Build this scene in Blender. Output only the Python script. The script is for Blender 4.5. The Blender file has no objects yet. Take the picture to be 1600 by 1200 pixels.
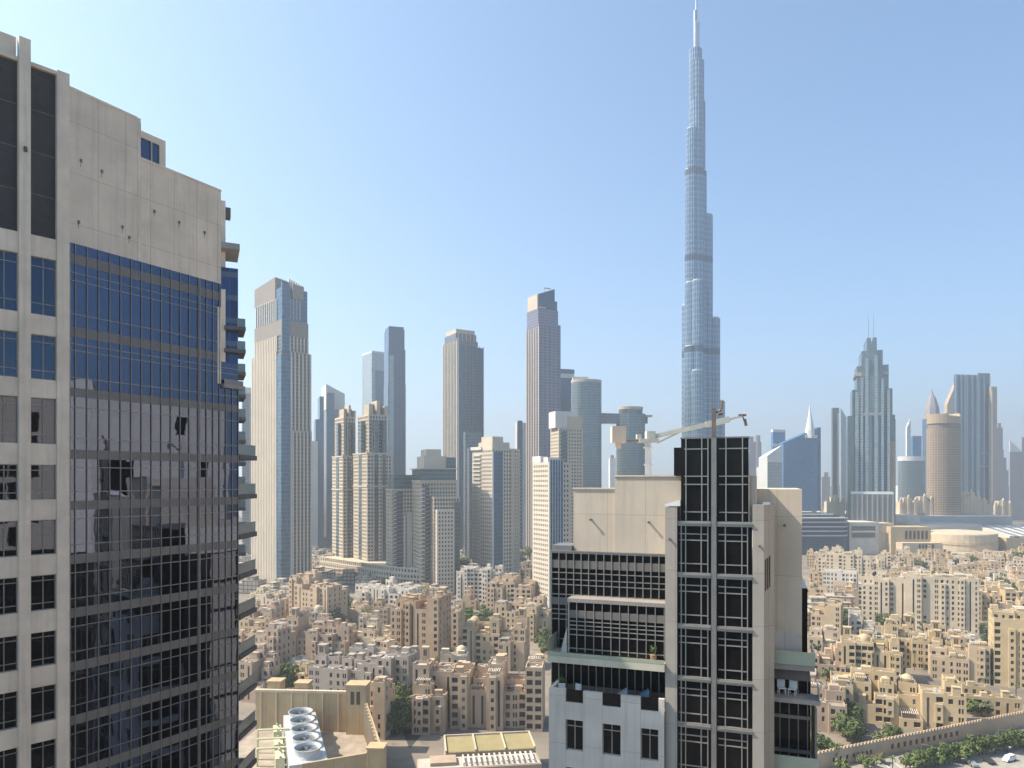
import bpy, math, random
from mathutils import Vector, Matrix
R = math.radians
random.seed(7)
scene = bpy.context.scene
COL = scene.collection

# ---------------------------------------------------------------- camera, sky, sun, exposure
CAM_H, FPX, HOR = 95.0, 1100.0, 750.0          # eye height, focal length and horizon row (1600 px wide picture)
SUN_AZ, SUN_EL = 88.0, 48.0                    # degrees to the left of straight ahead, above the horizon
cam_d = bpy.data.cameras.new("camera")
cam_d.sensor_width = 36.0
cam_d.lens = FPX / 1600.0 * 36.0
cam_d.shift_y = 150.0 / 1600.0
cam_d.clip_start = 0.5
cam_d.clip_end = 30000.0
cam = bpy.data.objects.new("camera", cam_d)
cam.location = (0, 0, CAM_H)
cam.rotation_euler = (R(90), 0, 0)
COL.objects.link(cam)
scene.camera = cam

world = bpy.data.worlds.new("World")
scene.world = world
world.use_nodes = True
wn = world.node_tree
bg = wn.nodes["Background"]
sky = wn.nodes.new("ShaderNodeTexSky")
sky.sky_type = 'NISHITA'
sky.sun_disc = False
sky.sun_elevation = R(SUN_EL)
sky.sun_rotation = R(360.0 - SUN_AZ)
sky.altitude = 0
sky.air_density = 0.75
sky.dust_density = 1.4
sky.ozone_density = 1.0
tint = wn.nodes.new("ShaderNodeMix"); tint.data_type = 'RGBA'; tint.blend_type = 'MULTIPLY'     # cleaner azure
tint.inputs[0].default_value = 1.0
tint.inputs[7].default_value = (0.72, 0.99, 1.09, 1)
wn.links.new(sky.outputs[0], tint.inputs[6])
wn.links.new(tint.outputs[2], bg.inputs[0])
bg.inputs[1].default_value = 0.122

sun_d = bpy.data.lights.new("sun", 'SUN')
sun_d.energy = 5.0
sun_d.angle = R(0.5)
sun_d.color = (1.0, 0.88, 0.72)
sun = bpy.data.objects.new("sun", sun_d)
to_sun = Vector((-math.sin(R(SUN_AZ)) * math.cos(R(SUN_EL)), math.cos(R(SUN_AZ)) * math.cos(R(SUN_EL)), math.sin(R(SUN_EL))))
sun.rotation_euler = to_sun.to_track_quat('Z', 'Y').to_euler()
sun.location = (-300, 60, 400)
COL.objects.link(sun)
scene.view_settings.view_transform = 'Standard'
scene.view_settings.look = 'None'
scene.view_settings.gamma = 1.0
scene.view_settings.use_curve_mapping = False
scene.view_settings.exposure = 1.03
scene.cycles.max_bounces = 6
scene.cycles.volume_bounces = 1

# ---------------------------------------------------------------- helpers
def Z(py, d):
    return CAM_H - (py - HOR) * d / FPX
def XX(px, d):
    return (px - 800.0) * d / FPX
def GD(py):
    """distance at which the ground shows at that row"""
    return CAM_H * FPX / (py - HOR)

class MB:
    """collects faces; T maps local (x, y) by rotation + offset"""
    def __init__(s):
        s.v, s.f, s.m = [], [], []
        s.set()
    def set(s, ox=0.0, oy=0.0, oz=0.0, ang=0.0):
        s.o = (ox, oy, oz); s.c = math.cos(ang); s.s = math.sin(ang)
        return s
    def p(s, x, y, z):
        s.v.append((s.o[0] + x * s.c - y * s.s, s.o[1] + x * s.s + y * s.c, s.o[2] + z))
        return len(s.v) - 1
    def face(s, pts, m=0):
        s.f.append([s.p(*q) for q in pts]); s.m.append(m)
    def idx(s, ids, m=0):
        s.f.append(list(ids)); s.m.append(m)
    def box(s, x0, x1, y0, y1, z0, z1, m=0, top=None, bottom=True):
        i = [s.p(x, y, z) for z in (z0, z1) for x, y in ((x0, y0), (x1, y0), (x1, y1), (x0, y1))]
        for a, b, c, d in ((0, 1, 5, 4), (1, 2, 6, 5), (2, 3, 7, 6), (3, 0, 4, 7)):
            s.idx((i[a], i[b], i[c], i[d]), m)
        s.idx((i[4], i[5], i[6], i[7]), m if top is None else top)
        if bottom: s.idx((i[3], i[2], i[1], i[0]), m)
        return s
    def prism(s, poly, z0, z1, m=0, top=None, ztop=None):
        n = len(poly)
        a = [s.p(x, y, z0) for x, y in poly]
        b = [s.p(x, y, z1 if ztop is None else ztop[k]) for k, (x, y) in enumerate(poly)]
        for k in range(n):
            s.idx((a[k], a[(k + 1) % n], b[(k + 1) % n], b[k]), m)
        s.idx(b, m if top is None else top); s.idx(a[::-1], m)
        return s
    def cyl(s, x, y, z0, z1, r0, r1=None, n=16, m=0, cap=True):
        r1 = r0 if r1 is None else r1
        a = [s.p(x + r0 * math.cos(2 * math.pi * k / n), y + r0 * math.sin(2 * math.pi * k / n), z0) for k in range(n)]
        b = [s.p(x + r1 * math.cos(2 * math.pi * k / n), y + r1 * math.sin(2 * math.pi * k / n), z1) for k in range(n)]
        for k in range(n):
            s.idx((a[k], a[(k + 1) % n], b[(k + 1) % n], b[k]), m)
        if cap:
            s.idx(b, m); s.idx(a[::-1], m)
        return s
    def lathe(s, x, y, prof, n=16, m=0):
        rings = []
        for r, z in prof:
            rings.append([s.p(x + r * math.cos(2 * math.pi * k / n), y + r * math.sin(2 * math.pi * k / n), z) for k in range(n)])
        for a, b in zip(rings, rings[1:]):
            for k in range(n):
                s.idx((a[k], a[(k + 1) % n], b[(k + 1) % n], b[k]), m)
        s.idx(rings[-1], m)
        return s
    def bar(s, p, q, r, n=6, m=0):
        p, q = Vector(p), Vector(q)
        d = (q - p).normalized()
        u = d.orthogonal().normalized(); w = d.cross(u)
        ra, rb = [], []
        for k in range(n):
            t = 2 * math.pi * k / n
            o = (u * math.cos(t) + w * math.sin(t)) * r
            ra.append(s.p(*(p + o))); rb.append(s.p(*(q + o)))
        for k in range(n):
            s.idx((ra[k], ra[(k + 1) % n], rb[(k + 1) % n], rb[k]), m)
        s.idx(rb, m); s.idx(ra[::-1], m)
        return s
    def facade(s, p0, p1, z0, z1, ops, rec=0.3, m=0):
        """wall from p0 to p1 (outward = right of the direction) with recessed openings (s0, s1, za, zb[, depth]);
        returns panes (x, y, z, w, h, angle)"""
        L = math.hypot(p1[0] - p0[0], p1[1] - p0[1])
        ux, uy = (p1[0] - p0[0]) / L, (p1[1] - p0[1]) / L
        nx, ny = -uy, ux                                     # inward
        A = sorted({0.0, L, *[o[0] for o in ops], *[o[1] for o in ops]})
        B = sorted({z0, z1, *[o[2] for o in ops], *[o[3] for o in ops]})
        A = [a for a in A if -1e-6 <= a <= L + 1e-6]; B = [b for b in B if z0 - 1e-6 <= b <= z1 + 1e-6]
        grid = {}
        def g(i, k):
            if (i, k) not in grid:
                grid[(i, k)] = s.p(p0[0] + ux * A[i], p0[1] + uy * A[i], B[k])
            return grid[(i, k)]
        ia = {a: i for i, a in enumerate(A)}; ib = {b: i for i, b in enumerate(B)}
        hole = set()
        out = []
        for o in ops:
            if o[0] not in ia or o[1] not in ia or o[2] not in ib or o[3] not in ib: continue
            for i in range(ia[o[0]], ia[o[1]]):
                for k in range(ib[o[2]], ib[o[3]]):
                    hole.add((i, k))
            d = o[4] if len(o) > 4 else rec
            q = lambda a, z, t: (p0[0] + ux * a + nx * t, p0[1] + uy * a + ny * t, z)
            a0, a1, za, zb = o[:4]
            s.face((q(a0, za, 0), q(a1, za, 0), q(a1, za, d), q(a0, za, d)), m)
            s.face((q(a0, zb, d), q(a1, zb, d), q(a1, zb, 0), q(a0, zb, 0)), m)
            s.face((q(a0, za, d), q(a0, zb, d), q(a0, zb, 0), q(a0, za, 0)), m)
            s.face((q(a1, za, 0), q(a1, zb, 0), q(a1, zb, d), q(a1, za, d)), m)
            cx, cy, cz = q((a0 + a1) / 2, (za + zb) / 2, d)
            out.append((s.o[0] + cx * s.c - cy * s.s, s.o[1] + cx * s.s + cy * s.c, s.o[2] + cz, a1 - a0, zb - za, math.atan2(uy, ux) + math.atan2(s.s, s.c)))
        # merge rows of solid cells
        for k in range(len(B) - 1):
            i = 0
            while i < len(A) - 1:
                if (i, k) in hole: i += 1; continue
                j = i
                while j + 1 < len(A) - 1 and (j + 1, k) not in hole: j += 1
                s.idx((g(i, k), g(j + 1, k), g(j + 1, k + 1), g(i, k + 1)), m)
                i = j + 1
        return out
    def build(s, name, mats, parent=None, loc=(0, 0, 0), rot=0.0, smooth=False):
        me = bpy.data.meshes.new(name)
        me.from_pydata(s.v, [], s.f)
        for mm in (mats if isinstance(mats, (list, tuple)) else [mats]):
            me.materials.append(mm)
        me.polygons.foreach_set("material_index", s.m)
        if smooth: me.polygons.foreach_set("use_smooth", [True] * len(s.f))
        me.update()
        return link(name, me, parent, loc, rot)

def link(name, me, parent=None, loc=(0, 0, 0), rot=0.0):
    o = bpy.data.objects.new(name, me)
    COL.objects.link(o)
    if parent is not None: o.parent = parent
    o.location = loc
    o.rotation_euler = (0, 0, rot)
    return o

def tag(o, label, cat, group=None, kind=None):
    o["label"] = label; o["category"] = cat
    if group: o["group"] = group
    if kind: o["kind"] = kind
    return o

def thing(name, label, cat, loc=(0, 0, 0), rot=0.0, group=None):
    return tag(link(name, None, None, loc, rot), label, cat, group)

def structure(o):
    o["kind"] = "structure"; return o

KIDS = {}
def dup(root, loc, rot, label=None, scale=None):
    r = root.copy(); COL.objects.link(r)
    r.location = loc; r.rotation_euler = (0, 0, rot)
    if scale: r.scale = scale
    if label: r["label"] = label
    for ch in KIDS[root.name]:
        c = ch.copy(); COL.objects.link(c); c.parent = r
        for g in KIDS.get(ch.name, ()):
            d = g.copy(); COL.objects.link(d); d.parent = c
    return r

# ---------------------------------------------------------------- materials
def _mat(name):
    m = bpy.data.materials.new(name); m.use_nodes = True
    nt = m.node_tree
    return m, nt, nt.nodes["Principled BSDF"]

def N(nt, t, **kw):
    n = nt.nodes.new("ShaderNode" + t)
    for k, v in kw.items():
        if k.startswith("i"): n.inputs[int(k[1:])].default_value = v
        else: setattr(n, k, v)
    return n

def mathn(nt, op, a, b=None, c=None):
    n = nt.nodes.new("ShaderNodeMath"); n.operation = op
    for i, x in enumerate((a, b, c)):
        if x is None: continue
        if isinstance(x, (int, float)): n.inputs[i].default_value = x
        else: nt.links.new(x, n.inputs[i])
    return n.outputs[0]

def mixc(nt, f, a, b):
    n = nt.nodes.new("ShaderNodeMix"); n.data_type = 'RGBA'
    if isinstance(f, (int, float)): n.inputs[0].default_value = f
    else: nt.links.new(f, n.inputs[0])
    for i, x in ((6, a), (7, b)):
        if isinstance(x, tuple): n.inputs[i].default_value = (*x[:3], 1)
        else: nt.links.new(x, n.inputs[i])
    return n.outputs[2]

def coords(nt):
    tc = nt.nodes.new("ShaderNodeTexCoord")
    sp = nt.nodes.new("ShaderNodeSeparateXYZ")
    nt.links.new(tc.outputs["Object"], sp.inputs[0])
    return tc.outputs["Object"], sp.outputs

def noise(nt, vec, scale, detail=4, rough=0.6):
    n = N(nt, "TexNoise"); n.inputs["Scale"].default_value = scale
    n.inputs["Detail"].default_value = detail; n.inputs["Roughness"].default_value = rough
    nt.links.new(vec, n.inputs["Vector"])
    return n.outputs["Fac"]

def scaled(nt, vec, sx, sy, sz):
    n = N(nt, "Mapping"); n.inputs["Scale"].default_value = (sx, sy, sz)
    nt.links.new(vec, n.inputs["Vector"])
    return n.outputs[0]

def ramp(nt, f, a, b):
    n = N(nt, "MapRange"); n.inputs[1].default_value = a; n.inputs[2].default_value = b
    nt.links.new(f, n.inputs[0])
    return n.outputs[0]

def wear(name, col, rough=0.85, amt=0.25, scale=0.6, streak=0.2, joint=None, metal=0.0, spec=0.3, bump=0.0):
    """weathered solid surface: blotches, fine grain, rain streaks, optional panel joints (pitch x, pitch z)"""
    m, nt, b = _mat(name)
    vec, xyz = coords(nt)
    dark = tuple(c * (1 - amt) for c in col); lite = tuple(min(1, c * (1 + amt * 0.5)) for c in col)
    c = mixc(nt, ramp(nt, noise(nt, vec, scale, 5), 0.3, 0.7), dark, lite)
    if streak:
        st = noise(nt, scaled(nt, vec, 3.0, 3.0, 0.12), 1.0, 3)
        c = mixc(nt, mathn(nt, 'MULTIPLY', ramp(nt, st, 0.52, 0.75), streak), c, tuple(x * 0.5 for x in col))
    if joint:
        u = mathn(nt, 'ADD', xyz[0], xyz[1])
        fu = mathn(nt, 'FRACT', mathn(nt, 'DIVIDE', u, joint[0]))
        fz = mathn(nt, 'FRACT', mathn(nt, 'DIVIDE', xyz[2], joint[1]))
        w = joint[2] if len(joint) > 2 else 0.03
        j = mathn(nt, 'MAXIMUM', mathn(nt, 'LESS_THAN', fu, w / joint[0]), mathn(nt, 'LESS_THAN', fz, w / joint[1]))
        wn_ = N(nt, "TexWhiteNoise"); wn_.noise_dimensions = '2D'
        cv = N(nt, "CombineXYZ")
        nt.links.new(mathn(nt, 'FLOOR', mathn(nt, 'DIVIDE', u, joint[0])), cv.inputs[0])
        nt.links.new(mathn(nt, 'FLOOR', mathn(nt, 'DIVIDE', xyz[2], joint[1])), cv.inputs[1])
        nt.links.new(cv.outputs[0], wn_.inputs["Vector"])
        c = mixc(nt, mathn(nt, 'MULTIPLY', wn_.outputs["Value"], 0.22), c, tuple(x * 0.72 for x in col))
        c = mixc(nt, mathn(nt, 'MULTIPLY', j, 0.6), c, tuple(x * 0.35 for x in col))
    nt.links.new(c, b.inputs["Base Color"])
    b.inputs["Roughness"].default_value = rough
    b.inputs["Metallic"].default_value = metal
    b.inputs["Specular IOR Level"].default_value = spec
    if bump:
        bp = N(nt, "Bump"); bp.inputs["Strength"].default_value = bump; bp.inputs["Distance"].default_value = 0.05
        nt.links.new(noise(nt, vec, scale * 12, 4), bp.inputs["Height"])
        nt.links.new(bp.outputs[0], b.inputs["Normal"])
    return m

def mirror_glass(name, tint, rough=0.02, wav=0.02, scale=0.7):
    """coated facade glass: tinted reflection, slightly wavy"""
    m, nt, b = _mat(name)
    vec, xyz = coords(nt)
    b.inputs["Base Color"].default_value = (*tint, 1)
    b.inputs["Metallic"].default_value = 1.0
    b.inputs["Roughness"].default_value = rough
    bp = N(nt, "Bump"); bp.inputs["Strength"].default_value = 1.0; bp.inputs["Distance"].default_value = wav
    nt.links.new(noise(nt, vec, scale, 2, 0.4), bp.inputs["Height"])
    nt.links.new(bp.outputs[0], b.inputs["Normal"])
    return m

def dark_glass(name, col=(0.012, 0.012, 0.016), ior=1.4, rough=0.04):
    m, nt, b = _mat(name)
    vec, xyz = coords(nt)
    c = mixc(nt, noise(nt, vec, 0.9, 3), tuple(x * 0.4 for x in col), tuple(x * 2.2 for x in col))
    nt.links.new(c, b.inputs["Base Color"])
    b.inputs["Roughness"].default_value = rough
    b.inputs["IOR"].default_value = ior
    return m

def grid_glass(name, dark, lite, frame, floor=3.6, bay=1.5, band=0.22, mul=0.1, rough=0.22, metal=0.35, round_=False, bands=()):
    """far curtain wall: every pane its own tone, floor bands, mullion lines, optional mechanical bands (z0, z1, colour)"""
    m, nt, b = _mat(name)
    vec, xyz = coords(nt)
    if round_:
        u = mathn(nt, 'MULTIPLY', mathn(nt, 'ARCTAN2', xyz[1], xyz[0]), 10.0)
    else:
        u = mathn(nt, 'ADD', xyz[0], xyz[1])
    du = mathn(nt, 'DIVIDE', u, bay); dz = mathn(nt, 'DIVIDE', xyz[2], floor)
    w = N(nt, "TexWhiteNoise"); w.noise_dimensions = '2D'
    cv = N(nt, "CombineXYZ")
    nt.links.new(mathn(nt, 'FLOOR', du), cv.inputs[0]); nt.links.new(mathn(nt, 'FLOOR', dz), cv.inputs[1])
    nt.links.new(cv.outputs[0], w.inputs["Vector"])
    c = mixc(nt, w.outputs["Value"], dark, lite)
    c = mixc(nt, mathn(nt, 'LESS_THAN', mathn(nt, 'FRACT', du), mul), c, frame)
    c = mixc(nt, mathn(nt, 'LESS_THAN', mathn(nt, 'FRACT', dz), band), c, frame)
    for z0, z1, bc in bands:
        f = mathn(nt, 'MULTIPLY', mathn(nt, 'GREATER_THAN', xyz[2], z0), mathn(nt, 'LESS_THAN', xyz[2], z1))
        c = mixc(nt, f, c, bc)
    nt.links.new(c, b.inputs["Base Color"])
    b.inputs["Roughness"].default_value = rough
    b.inputs["Metallic"].default_value = metal
    b.inputs["Specular IOR Level"].default_value = 0.5
    return m

M = {}
M['conc'] = wear("pale concrete cladding", (0.69, 0.555, 0.43), 0.8, 0.2, 0.35, 0.42, joint=(1.9, 3.4, 0.035))
M['conc_plain'] = wear("pale concrete", (0.70, 0.565, 0.44), 0.8, 0.18, 0.5, 0.4)
M['beige_panel'] = wear("beige wall panel", (0.58, 0.495, 0.395), 0.8, 0.12, 0.35, 0.35, joint=(2.6, 4.2, 0.03))
M['grey_panel'] = wear("grey stone pier", (0.375, 0.34, 0.295), 0.8, 0.12, 0.5, 0.2, joint=(3.3, 3.55, 0.03))
M['white_wall'] = wear("off white wall", (0.58, 0.525, 0.465), 0.8, 0.14, 0.4, 0.45, joint=(2.7, 3.45, 0.03))
M['louvre'] = wear("dark louvre mesh", (0.055, 0.05, 0.05), 0.6, 0.3, 0.5, 0.1)
M['frame'] = wear("window frame grey", (0.23, 0.215, 0.2), 0.45, 0.12, 1.0, 0, metal=0.4)
M['frame_lite'] = wear("window frame silver", (0.34, 0.325, 0.30), 0.4, 0.12, 1.0, 0, metal=0.5)
M['spandrel'] = wear("spandrel panel", (0.17, 0.152, 0.138), 0.5, 0.12, 0.6, 0.15)
M['mirror'] = mirror_glass("blue coated glass", (0.088, 0.104, 0.152), 0.012, 0.0048, 0.6)
M['mirror_win'] = mirror_glass("dark coated glass", (0.055, 0.06, 0.08), 0.015, 0.004, 0.6)
M['dark_glass'] = dark_glass("black low-reflection glass", (0.007, 0.006, 0.007), ior=1.24)  # low ior stands in for mirroring a dark building behind the camera
M['dark_pane'] = dark_glass("dark window pane", (0.03, 0.032, 0.036), 1.45, 0.1)
M['rail_glass'] = wear("green balustrade glass", (0.35, 0.375, 0.29), 0.15, 0.1, 0.5, 0, spec=0.5)
M['rail_dark'] = wear("smoked balustrade glass", (0.15, 0.175, 0.165), 0.12, 0.1, 0.5, 0, spec=0.6)
M['deck'] = wear("pale green terrace paving", (0.52, 0.49, 0.385), 0.8, 0.15, 0.5, 0.1)
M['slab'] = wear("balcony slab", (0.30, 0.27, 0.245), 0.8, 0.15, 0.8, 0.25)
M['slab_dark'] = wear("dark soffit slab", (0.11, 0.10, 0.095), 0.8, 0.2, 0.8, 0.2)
M['steel'] = wear("galvanised steel", (0.27, 0.26, 0.25), 0.45, 0.15, 1.5, 0.1, metal=0.6)
M['brown_steel'] = wear("brown painted steel", (0.19, 0.15, 0.13), 0.5, 0.2, 1.5, 0.2, metal=0.3)
M['cream_paint'] = wear("cream painted steel", (0.60, 0.58, 0.49), 0.5, 0.15, 1.5, 0.2)
M['white'] = wear("white paint", (0.75, 0.74, 0.71), 0.6, 0.08, 1.0, 0.1)
M['bracket'] = wear("grey bracket", (0.22, 0.195, 0.17), 0.7, 0.3, 3.0, 0)
M['bright_wall'] = wear("cream cladding brightened for reflection", (0.80, 0.71, 0.60), 0.8, 0.08, 0.3, 0.2, joint=(2.4, 3.6, 0.04))  # cream raised so the wall's image in the glass tower reads brighter
M['dark_wall'] = wear("dark metal cladding", (0.03, 0.027, 0.025), 0.6, 0.2, 0.5, 0)
M['stain'] = wear("dark bracket", (0.10, 0.09, 0.08), 0.7, 0.3, 3.0, 0)
# ---------------------------------------------------------------- ground
gb = MB(); gb.face(((-7800, -200, 0), (7800, -200, 0), (7800, 9400, 0), (-7800, 9400, 0)))
mg, nt, b = _mat("city ground")
vec, xyz = coords(nt)
c = mixc(nt, ramp(nt, noise(nt, vec, 0.02, 6), 0.35, 0.65), (0.13, 0.115, 0.095), (0.27, 0.22, 0.165))
c = mixc(nt, ramp(nt, noise(nt, vec, 0.12, 4), 0.55, 0.6), c, (0.16, 0.14, 0.12))
nt.links.new(c, b.inputs["Base Color"]); b.inputs["Roughness"].default_value = 0.9
M['ground'] = mg
structure(gb.build("ground", mg))

# ---------------------------------------------------------------- big glass tower on the near side
AX, AY = -29.57, 47.0
TH = math.atan2(10.1, 5.97)
gt = thing("glass_tower", "near apartment tower of pale concrete with blue mirrored curtain wall and cantilevered balconies", "apartment tower", (AX, AY, 0), TH)
PA = R(-12.0)                                           # window strip turns back by 12 degrees
KA = dict(ang=PA)
WIN_X = [(-2.165 - 2.12 * k, -0.737 - 2.12 * k) for k in range(6)]
WIN_Z = [(105.75, 109.5), (101.55, 104.45), (97.36, 100.35), (93.72, 96.0), (90.12, 92.4), (86.5, 88.8), (82.85, 85.1), (79.2, 81.55), (75.6, 77.95), (72.0, 74.3), (68.4, 70.7)]
mb = MB().set(**KA)
S0 = -14.0
ops = [(a - S0, b_ - S0, z0, z1, 0.22) for a, b_ in WIN_X for z0, z1 in WIN_Z]
lou = [(a - S0, b_ - S0, 110.85, 121.75, 0.25) for a, b_ in WIN_X]
panes = mb.facade((S0, 0), (0, 0), 0, 122.0, ops + lou, 0.22)
mb.set()
e0 = (S0 * math.cos(PA), S0 * math.sin(PA))
mb.face(((0, 0.002, 122.0), (0, 8, 122.0), (e0[0], e0[1] + 8, 122.0), (e0[0], e0[1], 122.0)))
mb.face(((e0[0], e0[1] + 8, 0), (e0[0], e0[1], 0), (e0[0], e0[1], 122.0), (e0[0], e0[1] + 8, 122.0)))
mb.build("window_wall", M['conc_plain'], gt)
# raised pilaster strips on that wall
for k in range(5):
    a = -2.86 - 2.12 * k
    if k % 2 == 0:
        q = MB().set(**KA); q.box(a + 0.03, a + 0.66, -0.16, 0.3, 0, 123.3)
        q.build("pilaster", M['conc_plain'], gt)
q = MB().set(**KA); q.box(-12, -2.9, 0.3, 2.0, 121.9, 123.35); q.build("parapet", M['conc_plain'], gt)
q = MB().set(**KA); q.box(-0.72, 0.0, -0.12, 0.0, 0, 122.05); q.build("pilaster", M['conc_plain'], gt)
wcache = {}
def window_mesh(w, h, frame=0.07, mull=1, transom=(), gm='mirror_win', fm='frame', tag_=''):
    key = (round(w, 2), round(h, 2), frame, mull, transom, gm, fm)
    if key in wcache: return wcache[key]
    q = MB()
    q.face(((-w / 2, 0, -h / 2), (w / 2, 0, -h / 2), (w / 2, 0, h / 2), (-w / 2, 0, h / 2)), 0)
    t = frame
    if t:
        q.box(-w / 2, -w / 2 + t, -0.06, -0.004, -h / 2, h / 2, 1); q.box(w / 2 - t, w / 2, -0.06, -0.004, -h / 2, h / 2, 1)
        q.box(-w / 2 + t, w / 2 - t, -0.06, -0.004, h / 2 - t, h / 2, 1); q.box(-w / 2 + t, w / 2 - t, -0.06, -0.004, -h / 2, -h / 2 + t, 1)
        for k in range(mull):
            x = -w / 2 + w * (k + 1) / (mull + 1)
            q.box(x - t / 2, x + t / 2, -0.065, -0.004, -h / 2 + t, h / 2 - t, 1)
        for f in transom:
            z = -h / 2 + h * f
            q.box(-w / 2 + t, w / 2 - t, -0.055, -0.004, z - t / 2, z + t / 2, 1)
    me = bpy.data.meshes.new("window")
    me.from_pydata(q.v, [], q.f); me.materials.append(M[gm]); me.materials.append(M[fm])
    me.polygons.foreach_set("material_index", q.m); me.update()
    wcache[key] = me
    return me
def put_windows(panes, parent, most=100, name="window", **kw):
    rest = panes[most:]
    for x, y, z, w, h, a in panes[:most]:
        link(name, window_mesh(w, h, **kw), parent, (x, y, z), a)
    if rest:
        q = MB()
        gm, fm = kw.get('gm', 'mirror_win'), kw.get('fm', 'frame')
        for x, y, z, w, h, a in rest:
            q.set(x, y, z, a); q.face(((-w / 2, 0, -h / 2), (w / 2, 0, -h / 2), (w / 2, 0, h / 2), (-w / 2, 0, h / 2)))
        q.build("distant_windows", [M[gm]], parent)["kind"] = "stuff"
for x, y, z, w, h, a in panes:
    if h > 8:
        q = MB(); q.face(((-w / 2, 0, -h / 2), (w / 2, 0, -h / 2), (w / 2, 0, h / 2), (-w / 2, 0, h / 2)))
        for k in range(1, 4): q.box(-w / 2, w / 2, -0.05, -0.003, -h / 2 + k * h / 4 - 0.05, -h / 2 + k * h / 4 + 0.05, 1)
        for k in range(1, 60): q.box(-w / 2, w / 2, -0.03, -0.002, -h / 2 + k * h / 60 - 0.04, -h / 2 + k * h / 60 + 0.02)
        q.build("louvre_panel", [M['louvre'], M['stain']], gt, (x, y, z), a)
put_windows([p for p in panes if p[4] < 8], gt, mull=1, transom=(0.2, 0.84), frame=0.06)

# concrete head above the curtain wall
LB, LC = 11.73, 13.35
mb = MB()
mb.facade((0, 0), (4.9, 0), 110.9, 121.2, [])
mb.facade((4.9, 0), (LB, 0), 110.9, 118.4, [])
mb.face(((0, 0, 121.2), (4.9, 0, 121.2), (4.9, 6, 121.2), (0, 6, 121.2)))
mb.face(((4.9, 0, 118.4), (4.9, 6, 118.4), (4.9, 6, 121.2), (4.9, 0, 121.2)))
mb.face(((4.9, 0, 118.4), (LB, 0, 118.4), (LB, 6, 118.4), (4.9, 6, 118.4)))
mb.face(((LB, 0, 102.5), (LB, 6, 102.5), (LB, 6, 118.4), (LB, 0, 118.4)))
mb.face(((0, 6, 102.5), (0, 6, 121.2), (LB, 6, 121.2), (LB, 6, 102.5)))
mb.build("concrete_wall", M['conc'], gt)
q = MB(); q.box(4.75, 4.95, -0.03, 0.25, 110.9, 121.3); q.build("wall_fin", M['conc_plain'], gt)
q = MB(); q.box(0.02, 4.7, -0.05, 0.35, 121.15, 121.32); q.build("coping", M['conc_plain'], gt)
q = MB(); q.box(4.97, LB, -0.05, 0.35, 118.36, 118.52); q.build("coping", M['conc_plain'], gt)
# plant room on the roof
q = MB(); pr = q.facade((4.6, 1.2), (7.7, 1.2), 118.4, 121.1, [(0.45, 1.05, 119.0, 120.6), (1.1, 1.95, 119.0, 120.6), (2.0, 2.6, 119.0, 120.6)], 0.1)
q.box(4.6, 7.7, 1.35, 5.0, 118.4, 121.1); q.box(5.0, 5.8, 1.3, 2.0, 121.1, 121.7)
ph = q.build("plant_room", M['conc_plain'], gt)
put_windows(pr, ph, gm='mirror', mull=0, frame=0.05)
for bx, bz in ((0.75, 116.6), (2.15, 116.4), (0.6, 112.4), (3.6, 113.0), (6.0, 114.9), (8.0, 114.7), (10.2, 114.6), (4.1, 112.4)):
    q = MB(); q.cyl(bx, -0.06, bz - 0.1, bz + 0.1, 0.075, n=8); q.box(bx - 0.03, bx + 0.03, -0.16, 0.0, bz - 0.03, bz + 0.03)
    q.box(bx - 0.02, bx + 0.02, -0.006, 0.0, bz - 0.42, bz - 0.1)
    q.build("wall_bracket", M['bracket'], gt)
q = MB().set(**KA); q.cyl(-2.5, -0.22, 116.0, 116.3, 0.11, n=8); q.build("wall_bracket", M['stain'], gt)

# curtain wall, floor by floor
SP = [110.2, 105.3, 101.2, 97.05, 93.6, 90.0, 86.4, 82.8, 79.2, 75.6, 72.0, 68.4, 64.8]      # top of each spandrel band
SB = [109.5, 104.62, 100.6, 96.42, 92.98, 89.36, 85.76, 82.16, 78.56, 74.96, 71.36, 67.76, 64.2]
MUL = [0.04] + [0.37 + 0.77 * k for k in range(13)]
MUL = [x for x in MUL if x < 9.75] + [9.75]
MUL_E = [9.75 + 0.6 * k for k in range(1, 7)]
XS = MUL + MUL_E
rng = random.Random(3)
def panes_row(zb, zt, xmax, y=0.0):
    q = MB()
    for x0, x1 in zip(XS, XS[1:]):
        if x0 > xmax - 0.1: break
        x1 = min(x1, xmax)
        tx, tz = rng.gauss(0, 0.0013), rng.gauss(0, 0.0013)
        w, h = (x1 - x0) / 2, (zt - zb) / 2
        g = lambda a, b_: (a, y + tx * (a - (x0 + w)) + tz * (b_ - (zb + h)), b_)
        q.face((g(x0, zb), g(x1, zb), g(x1, zt), g(x0, zt)))
    return q
def xm(z): return LB if z > 101.5 else LC
zt = 110.9
for k in range(len(SP)):
    panes_row(SP[k], zt, xm(SP[k] + 0.1)).build("glazing_row", M['mirror'], gt)
    e = xm(SP[k])
    q = MB(); q.box(0.0, e, -0.02, 0.3, SB[k], SP[k]); q.build("spandrel_band", M['spandrel'], gt)
    prev = zt; zt = SB[k]
    if k:
        h = prev - SP[k]
        for f in (0.2, 0.86, 0.73) if k in (1, 2) else (0.22, 0.8):
            z = SP[k] + h * f
            q = MB(); q.box(0.0, e, -0.045, 0.02, z - 0.03, z + 0.03); q.build("transom", M['frame'], gt)
for x in XS:
    t = 0.045 if x != 9.75 else 0.11
    q = MB(); q.box(x - t / 2 + 0.001, x + t / 2, -0.09, 0.02, 64.2, 110.88 if x < LB else 102.5); q.build("mullion", M['frame'], gt)
q = MB(); q.box(0, LC, 0, 6, 0, 64.2); q.build("lower_wall", M['spandrel'], gt)
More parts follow.
